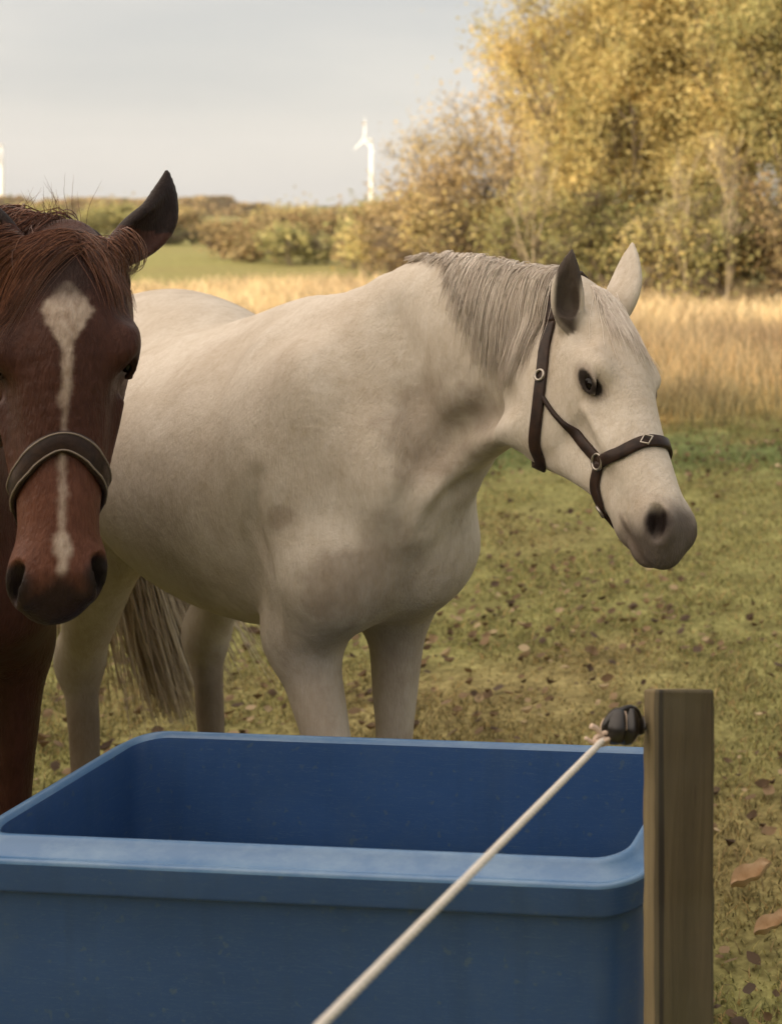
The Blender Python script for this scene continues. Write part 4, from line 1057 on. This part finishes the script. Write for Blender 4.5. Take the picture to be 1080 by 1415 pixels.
# distant woods and low rise on the skyline
def wood(name, x0, x1, Y, hmin, hmax, mat, label, seed, n=9000, ls=2.2):
    r = np.random.default_rng(seed); x = r.uniform(x0, x1, n); yy = Y + r.uniform(-.02, .03, n) * Y
    q = np.stack([x, yy * 0, x * 0], 1); top = hmin + (hmax - hmin) * vnoise(q, 14. / (x1 - x0), seed, 4)
    P = np.stack([x, yy, top * r.random(n) ** .6], 1); N = r.normal(size=P.shape); N /= np.linalg.norm(N, axis=1, keepdims=True)
    o = mesh_np(name, *quads(P, N, ls * r.uniform(.6, 1.4, n), .8, r), mat, smooth=False); tag(o, label, 'woodland', kind='stuff'); return o
wood('distant_wood', -480, 60, 520, 1.0, 3.8, m_f['olive'], 'hazy olive woodland along the skyline behind the turbines', 71, 26000, 1.6)
wood('distant_wood', -235, -165, 330, .3, 6.0, m_f['rust'], 'brown strip of woodland on the skyline left of the turbine', 72, 16000, 1.2)
wood('distant_wood', -1100, 300, 1150, 2, 9, m_f['dark'], 'dark far woodland at the very horizon', 73, 22000, 4.0)

# wind turbines
m_white = Mat('turbine_white').set(Base_Color=(.86, .86, .84, 1), Roughness=.4).m
def turbine(px, hub_py, Y, label, yaw, spin):
    hub = at(px, hub_py, Y); root = empty('wind_turbine', (hub[0], Y, 0)); tag(root, label, 'wind turbine', 'wind turbines on the skyline')
    h = hub[2]; a = np.linspace(0, 2 * math.pi, 20, endpoint=False)
    rg = [np.stack([r0 * np.cos(a), r0 * np.sin(a), 0 * a + z], 1) for z, r0 in ((-2, 3.0), (h * .3, 2.7), (h * .7, 2.2), (h - 2, 1.8))]
    V, F = loft(rg, (False, True)); mesh_np('tower', V, [F[0][:, ::-1], F[1]], m_white, root)
    f = np.array([math.cos(yaw), math.sin(yaw), 0]); s = np.array([-f[1], f[0], 0])
    V, F = sphere((0, 0, 0), (4.0, 2.2, 2.0), 10, A=(f, s, (0, 0, 1))); mesh_np('nacelle', V + np.array([0, 0, h]) + f * 1.5, F, m_white, root)
    V, F = sphere((0, 0, 0), (2.6, 1.8, 1.8), 8, A=(f, s, (0, 0, 1))); mesh_np('hub', V + np.array([0, 0, h]) + f * 9, F, m_white, root)
    for k in range(3):
        th = spin + k * 2 * math.pi / 3; d = s * math.sin(th) + np.array([0, 0, 1]) * math.cos(th); w = np.cross(d, f); rg = []
        for t, ch, tk in ((0, 1.0, .9), (.08, 1.1, .9), (.2, 2.0, .6), (.5, 1.3, .35), (.85, .7, .2), (1, .2, .08)):
            c = np.array([0, 0, h]) + f * 9 + d * (1 + 25 * t)
            rg.append(np.stack([c + w * ch * .85 * math.cos(q) + f * tk * math.sin(q) for q in np.linspace(0, 2 * math.pi, 10, endpoint=False)]))
        mesh_np('blade', *loft(rg, (True, True)), m_white, root)
turbine(513.5, 193, 1480, 'white wind turbine standing alone on the skyline between horse ear and trees', R(232), R(4))
turbine(2, 200, 1480, 'white wind turbine half cut off by the left edge of the picture', R(232), R(50))

# unseen hedge added behind the photographer to keep the sun off the paddock
r = np.random.default_rng(91); hx = np.linspace(-70, 30, 260); hp = []
for z, d in ((-.1, 0), (1.5, .1), (3.5, .1), (5.6, -.1), (6.3, -.5), (6.5, -1.0)):
    q = np.stack([hx, 0 * hx - 12 + d, 0 * hx + z * 1.0], 1); q[:, 2] += (vnoise(q * (1, 0, 0), .9, 92) - .5) * .6 * (z > 3); hp.append(q)
for z, d in ((6.3, -1.6), (3.5, -2.1), (-.1, -2.2)):
    q = np.stack([hx, 0 * hx - 12 + d, 0 * hx + z], 1); q[:, 2] += (vnoise(q * (1, 0, 0), .9, 92) - .5) * .6 * (z > 3); hp.append(q)
V = np.concatenate(hp); m = len(hx); i = np.arange(len(hp) - 1)[:, None] * m; j = np.arange(m - 1)[None]
hedge = mesh_np('hedge', V, [np.stack([i + j, i + j + 1, i + m + j + 1, i + m + j], -1).reshape(-1, 4)], m_f['dark'])
tag(hedge, 'unseen dark hedge added behind the camera to shade the paddock', 'hedge')
n = 26000; k = r.integers(0, len(V), n); P = V[k] + r.normal(0, .18, (n, 3)); N = r.normal(size=P.shape); N /= np.linalg.norm(N, axis=1, keepdims=True)
mesh_np('added_hedge_foliage', *quads(P, N, r.uniform(.12, .3, n), .7, r), m_f['dark'], hedge, smooth=False)

# ------------------------------------------------------------------ air
M = Mat('haze'); M.n.remove(M.p); pv = M.n.new('ShaderNodeVolumePrincipled'); pv.inputs['Color'].default_value = (.93, .95, 1, 1); pv.inputs['Density'].default_value = .00016
M.l.new(pv.outputs['Volume'], M.out.inputs['Volume'])
lo, hi = np.array((-2600., -80., -1.5)), np.array((1400., 2600., 140.))
V = np.array([[(lo, hi)[a][0], (lo, hi)[b][1], (lo, hi)[c][2]] for a in (0, 1) for b in (0, 1) for c in (0, 1)])
hz = mesh_np('haze', V, [np.array([[0, 1, 3, 2], [4, 6, 7, 5], [0, 4, 5, 1], [2, 3, 7, 6], [0, 2, 6, 4], [1, 5, 7, 3]])], M.m, smooth=False)
tag(hz, 'thin pale haze over the distant fields and turbines', 'haze', kind='stuff')
